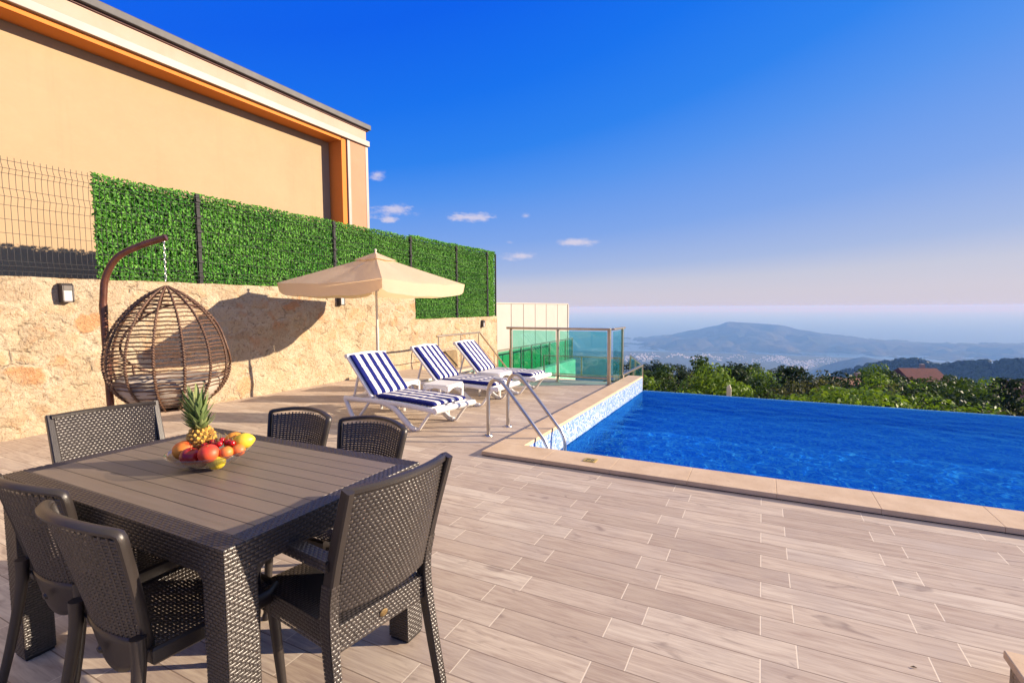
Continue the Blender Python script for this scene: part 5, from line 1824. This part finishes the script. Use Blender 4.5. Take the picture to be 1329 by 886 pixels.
for k in range(NR):
    a = OA + 2 * math.pi * (k + 0.5) / NR
    da = abs((a - OA + math.pi) % (2 * math.pi) - math.pi)
    ts = [t for t in np.linspace(0, 1, 60)]
    seg = []
    for t in ts:
        if da < half(t) - 0.02:
            if len(seg) > 1: mb.tube([epos(a, q) for q in seg], 0.0085, 7)
            seg = []
        else: seg.append(t)
    if len(seg) > 1: mb.tube([epos(a, q) for q in seg], 0.0085, 7)
    # wrapping
    for q, t in enumerate(np.linspace(0.05, 0.99, 46)):
        if da < half(t): continue
        p = Vector(epos(a, t)); 
        p2 = Vector(epos(a + 0.028, min(1, t + 0.012))); p1 = Vector(epos(a - 0.028, max(0, t - 0.012)))
        n_ = Vector((math.cos(a), math.sin(a), 0.15)).normalized()
        mb.tube([p1 + n_ * 0.002, p + n_ * 0.0115, p2 + n_ * 0.002], 0.0042, 5)
cage = mb.build('basket_ribs', M['rattan'], eg, smooth='full')
mb = MB()
rr = random.Random(2)
for j in range(31):
    t = 0.055 + 0.935 * j / 30
    hf = half(t)
    n_ = 72
    a0, a1 = OA + hf, OA + 2 * math.pi - hf
    ph = rr.uniform(0, 6)
    pts_ = []
    for k in range(n_ + 1):
        a = a0 + (a1 - a0) * k / n_
        sag = 0.010 * abs(math.sin((a - OA) * NR / 2)) 
        p = epos(a, min(1, max(0, t + 0.006 * math.sin(a * 2 + ph))), -0.004 - 0.012 * abs(math.sin((a - OA - math.pi / NR) * NR / 2)) * er(t) / RM)
        pts_.append((p[0], p[1], p[2] - sag * 0.4))
    mb.tube(pts_ if hf > 0 else pts_[:-1], 0.0064, 6, closed=(hf == 0))
mb.build('basket_rods', M['rattan'], eg, smooth='full')
mb = MB()
rim = [epos(OA + half(t), t) for t in np.linspace(0.141, 0.799, 40)] + [epos(OA - half(t), t) for t in np.linspace(0.799, 0.141, 40)]
mb.tube(rim, 0.010, 8, closed=True)
mb.build('opening_rim', M['rattan'], eg, smooth='full')
mb = MB(); mb.lathe([(0.0, ZB - 0.004), (RM * 0.46, ZB - 0.004), (RM * 0.46, ZB + 0.006), (0, ZB + 0.006)], 20); mb.build('basket_floor', M['rattan'], eg)
# cushion
mb = MB()
cz = ZB + 0.03
mb.lathe([(0.0, cz), (0.20, cz), (0.31, cz + 0.05), (0.385, cz + 0.14), (0.395, cz + 0.20), (0.37, cz + 0.235), (0.30, cz + 0.215), (0.2, cz + 0.15), (0, cz + 0.13)], 30)
mb.v = [(x * (1 + 0.02 * math.sin(6 * math.atan2(y, x))), y * (1 + 0.02 * math.cos(5 * math.atan2(y, x))), z + 0.012 * noise.noise(Vector((x * 6, y * 6, z * 6)))) for (x, y, z) in mb.v]
cu = mb.build('cushion', M['cushion'], eg, smooth='full')

# ================================================================== parasol
UX, UY = -5.50, 6.11
ps = empty('parasol', (UX, UY, 0), 0, 'cream square parasol with valance standing by the loungers', 'parasol')
mb = MB(); mb.tube([(0, 0, 0.05), (0, 0, 1.1)], 0.024, 14); mb.build('lower_pole', M['pole_white'], ps, smooth=True)
mb = MB(); mb.tube([(0, 0, 1.08), (0, 0, 2.28)], 0.019, 14); mb.build('upper_pole', M['pole_white'], ps, smooth=True)
mb = MB(); mb.lathe([(0, 0.0), (0.25, 0.0), (0.25, 0.05), (0.22, 0.075), (0.05, 0.09), (0.04, 0.3), (0, 0.3)], 30); mb.build('base', M['white_plastic'], ps, smooth=True)
A_, ZE, ZA = 1.02, 1.795, 2.255
def can(u, v, k):
    """panel k (0..3): u across -1..1, v from apex 0 to eave 1"""
    s = u * v * A_; o_ = v * A_
    z = ZA + (ZE - ZA) * (v ** 0.93) - 0.035 * math.sin(math.pi * v) * (1 - abs(u)) 
    z -= 0.035 * (1 - u * u) * v ** 3
    z += 0.006 * math.sin(u * 9 + k) * v
    p = [(s, -o_), (o_, s), (-s, o_), (-o_, -s)][k]
    return (p[0], p[1], z)
cn = MB()
for k in range(4):
    cn.grid(lambda u, v: can(u * 2 - 1, 0.14 + 0.86 * v, k), 16, 14)
canopy = cn.build('canopy', M['canvas'], ps, smooth=True, angle=28)
vl = MB()
for k in range(4):
    def V(u, v):
        uu = (u * 2 - 1)
        p = can(uu * 0.995, 1.0, k)
        dz = 0.185 * v * (1 - 0.30 * abs(uu) ** 10)
        out = 1 + 0.004 * math.sin(uu * 7 + k * 2) * v - 0.02 * v * abs(uu) ** 8
        return (p[0] * out, p[1] * out, p[2] - dz)
    vl.grid(V, 24, 4)
vl.build('valance', M['canvas'], canopy, smooth=True, angle=28)
vt = MB()
for k in range(4):
    def Vt(u, v):
        p = can(u * 2 - 1, 0.02 + 0.21 * v, k); return (p[0], p[1], p[2] + 0.035 - 0.010 * v + 0.012 * (1 - (2 * u - 1) ** 2) * v)
    vt.grid(Vt, 8, 4)
vt.build('vent', M['canvas'], canopy, smooth=True, angle=28)
mb = MB(); mb.lathe([(0, 0.085), (0.014, 0.08), (0.022, 0.062), (0.016, 0.045), (0.013, 0.03), (0.026, 0.02), (0.03, 0.0)], 16, (0, 0, ZA + 0.005)); mb.build('finial', M['pole_white'], ps, smooth=True)
for k in range(4):
    for uu in (-1.0, 0.0):
        mb = MB(); mb.tube([Vector(can(uu, 0.05, k)) + Vector((0, 0, -0.016)), Vector(can(uu, 0.6, k)) + Vector((0, 0, -0.018)), Vector(can(uu, 0.985, k)) + Vector((0, 0, -0.016))], 0.008, 6); rb = mb.build('rib', M['pole_white'], ps, smooth=True)
        p = Vector(can(uu, 0.5, k)); mb = MB(); mb.tube([(p.x * 0.05, p.y * 0.05, 1.72), p + Vector((0, 0, -0.02))], 0.006, 6); mb.build('strut', M['pole_white'], rb, smooth=True)
mb = MB(); mb.lathe([(0.02, -0.05), (0.04, -0.05), (0.045, 0.0), (0.03, 0.05), (0.02, 0.05)], 14, (0, 0, 1.73)); mb.build('runner', M['canvas_dark'], ps, smooth=True)

# ================================================================== loungers
def lounger(label):
    """foot end at x=0, head towards -x"""
    t = empty('sun_lounger', (0, 0, 0), 0, label, 'sun lounger', 'white sun loungers with blue striped cushions')
    HWd = 0.315
    HG = -1.18                                   # hinge of the back
    for s in (-1, 1):
        y = s * HWd
        mb = MB()
        pth = smooth_path([(-1.76, y, 0.255), (-1.45, y, 0.262), (-1.1, y, 0.275), (-0.6, y, 0.282), (-0.15, y, 0.268), (0.0, y, 0.255)], 5)
        mb.sweep(pth, rect(0.045, 0.058, 0.014))
        mb.build('side_rail', M['white_plastic'], t, smooth=True, angle=50)
        # broad curved front leg with a thin strut up to the foot end
        mb = MB()
        pth = smooth_path([(-1.12, y, 0.272), (-0.95, y, 0.268), (-0.74, y, 0.225), (-0.57, y, 0.12), (-0.42, y, 0.032), (-0.33, y, 0.022)], 5)
        mb.sweep(pth, rect(0.05, 0.058, 0.014), scales=[(1, 0.8 + 0.45 * math.sin(math.pi * i / (len(pth) - 1))) for i in range(len(pth))])
        pth = smooth_path([(-0.37, y, 0.020), (-0.29, y, 0.026), (-0.20, y, 0.12), (-0.08, y, 0.245)], 5)
        mb.sweep(pth, rect(0.034, 0.030, 0.008))
        mb.build('leg', M['white_plastic'], t, smooth=True, angle=50)
        mb = MB()
        pth = smooth_path([(-1.755, y, 0.25), (-1.72, y, 0.20), (-1.64, y, 0.08), (-1.58, y, 0.022), (-1.52, y, 0.022)], 5)
        mb.sweep(pth, rect(0.05, 0.058, 0.014), upv=(1, 0, 0.3))
        pth = smooth_path([(-1.56, y, 0.020), (-1.48, y, 0.028), (-1.37, y, 0.12), (-1.22, y, 0.258)], 5)
        mb.sweep(pth, rect(0.034, 0.030, 0.008))
        mb.build('leg', M['white_plastic'], t, smooth=True, angle=50)
    for k in range(10):
        x = HG + 0.02 + 0.110 * k
        z = 0.292 - 0.022 * max(0, (x + 0.55)) ** 1.2
        mb = MB(); mb.box(x, x + 0.088, -HWd + 0.024, HWd - 0.024, z - 0.012, z + 0.012)
        mb.build('slat', M['white_plastic'], t, bevel=0.005)
    mb = MB()
    mb.sweep([(0.0, -HWd - 0.02, 0.268), (0.015, -HWd * 0.5, 0.273), (0.02, 0, 0.275), (0.015, HWd * 0.5, 0.273), (0.0, HWd + 0.02, 0.268)], rect(0.09, 0.06, 0.02))
    mb.build('end_bar', M['white_plastic'], t, smooth=True, angle=40)
    for x in (HG - 0.03, -1.735):
        mb = MB(); mb.box(x - 0.025, x + 0.025, -HWd + 0.024, HWd - 0.024, 0.235, 0.268)
        mb.build('crossbar', M['white_plastic'], t, bevel=0.006)
    L_ = 0.71; an = R(43)
    ca, sa = math.cos(an), math.sin(an)
    def bp(d, y, h): return (HG - 0.01 - ca * d + sa * h, y, 0.300 + sa * d + ca * h)
    mb = MB()
    for k in range(7):
        d0 = 0.03 + 0.098 * k
        q = [bp(d0, 0, -0.01), bp(d0 + 0.08, 0, -0.01), bp(d0 + 0.08, 0, 0.012), bp(d0, 0, 0.012)]
        mb.prism([(p[0], p[2]) for p in q], 'y', -HWd + 0.03, HWd - 0.03)
    for s in (-1, 1):
        mb.sweep([bp(0, s * (HWd - 0.025), 0), bp(L_, s * (HWd - 0.025), 0)], rect(0.05, 0.045, 0.012))
    mb.sweep([bp(L_ + 0.01, -HWd + 0.0, 0.0), bp(L_ + 0.03, 0, 0.005), bp(L_ + 0.01, HWd - 0.0, 0.0)], rect(0.07, 0.055, 0.016))
    back = mb.build('backrest', M['white_plastic'], t, bevel=0.004)
    for s in (-1, 1):
        mb = MB()
        mb.sweep([bp(0.46, s * 0.24, -0.02), (-1.66, s * 0.24, 0.262)], rect(0.03, 0.028, 0.006))
        mb.build('prop', M['white_plastic'], back)
    # cushion pads
    def pad(x0, x1, th, fn, name, par):
        cw = 0.285
        def P(u, v):
            # v runs round the section, u along the length
            a = v * 2 * math.pi
            ex = 0.28
            cy_ = math.copysign(abs(math.cos(a)) ** ex, math.cos(a)); cz_ = math.copysign(abs(math.sin(a)) ** 0.5, math.sin(a))
            e_ = min(1, min(u, 1 - u) * 22) ** 0.5
            tuft = 1 - 0.20 * max(0, math.cos(u * math.pi * 6)) ** 12 * (1 if cz_ > 0 else 0)
            return fn(x0 + (x1 - x0) * u, cy_ * cw * (0.97 + 0.03 * e_), th / 2 + cz_ * th / 2 * (0.35 + 0.65 * e_) * tuft)
        mb = MB(); mb.grid(P, 60, 28)
        n0 = len(mb.v)
        mb.add([P(0, v / 28) for v in range(28)], [tuple(range(28))])
        mb.add([P(1, v / 28) for v in range(28)], [tuple(range(28))[::-1]])
        return mb.build(name, M['stripes'], par, smooth='full')
    def zseat(x): return 0.305 - 0.022 * max(0, (x + 0.55)) ** 1.2
    pad(HG + 0.03, -0.065, 0.052, lambda x, y, h: (x, y, zseat(x) + h), 'seat_cushion', t)
    pad(0.015, L_ - 0.01, 0.052, lambda d, y, h: bp(d, y, 0.013 + h), 'back_cushion', t)
    return t
lg = lounger('sun lounger nearest the dining table with a blue and white striped cushion')
lg.scale = (0.91, 1, 1); lg.location = (-3.14, 4.745, 0); lg.rotation_euler = (0, 0, R(-8.5))
for (x, y, rz, lab) in ((-3.27, 6.33, R(-0.5), 'middle sun lounger with striped cushion, between the two white side tables'), (-3.20, 7.43, R(0.3), 'farthest sun lounger with striped cushion, in front of the glass balustrade')):
    c = copy_tree(lg); c.scale = (0.87, 1, 1); c.location = (x, y, 0); c.rotation_euler = (0, 0, rz); c['label'] = lab

# side tables
def side_table(label):
    t = empty('side_table', (0, 0, 0), 0, label, 'side table', 'white plastic side tables')
    H_, w = 0.385, 0.205
    mb = MB(); mb.sweep([(0, 0, H_ - 0.02), (0, 0, H_)], rect(2 * w, 2 * w, 0.035)); mb.build('table_top', M['white_plastic'], t, bevel=0.006)
    mb = MB()
    for s in (-1, 1):
        prof = [(-w + 0.02, H_ - 0.021), (w - 0.02, H_ - 0.021), (w - 0.02, H_ - 0.09)] + [(w - 0.045 - (2 * w - 0.09) * k / 10, H_ - 0.09 + 0.04 * math.sin(math.pi * k / 10)) for k in range(11)] + [(-w + 0.02, H_ - 0.09)]
        mb.prism(prof, 'y', s * (w - 0.02) - 0.008, s * (w - 0.02) + 0.008)
        mb.prism([(a, b_) for a, b_ in prof], 'x', s * (w - 0.0205) - 0.0082, s * (w - 0.0205) + 0.0082)
    mb.build('apron', M['white_plastic'], t)
    for sx in (-1, 1):
        for sy in (-1, 1):
            mb = MB(); x, y = sx * (w - 0.022), sy * (w - 0.022)
            mb.sweep([(x + sx * 0.008, y + sy * 0.008, 0), (x, y, 0.2), (x, y, H_ - 0.022)], rect(0.042, 0.042, 0.008), scales=[0.75, 0.9, 1.0])
            mb.build('leg', M['white_plastic'], t, smooth=True, angle=30)
    return t
s1 = side_table('white side table almost hidden behind the backrest of the lounger nearest the dining table'); s1.location = (-4.55, 5.50, 0); s1.rotation_euler = (0, 0, R(4))
for (x, y, rz, lab) in ((-3.87, 5.58, R(2), 'white side table in plain view between the nearest and middle loungers'), (-3.80, 6.93, R(-2), 'white side table between the middle and farthest loungers')):
    c = copy_tree(s1); c.location = (x, y, 0); c.rotation_euler = (0, 0, rz); c['label'] = lab
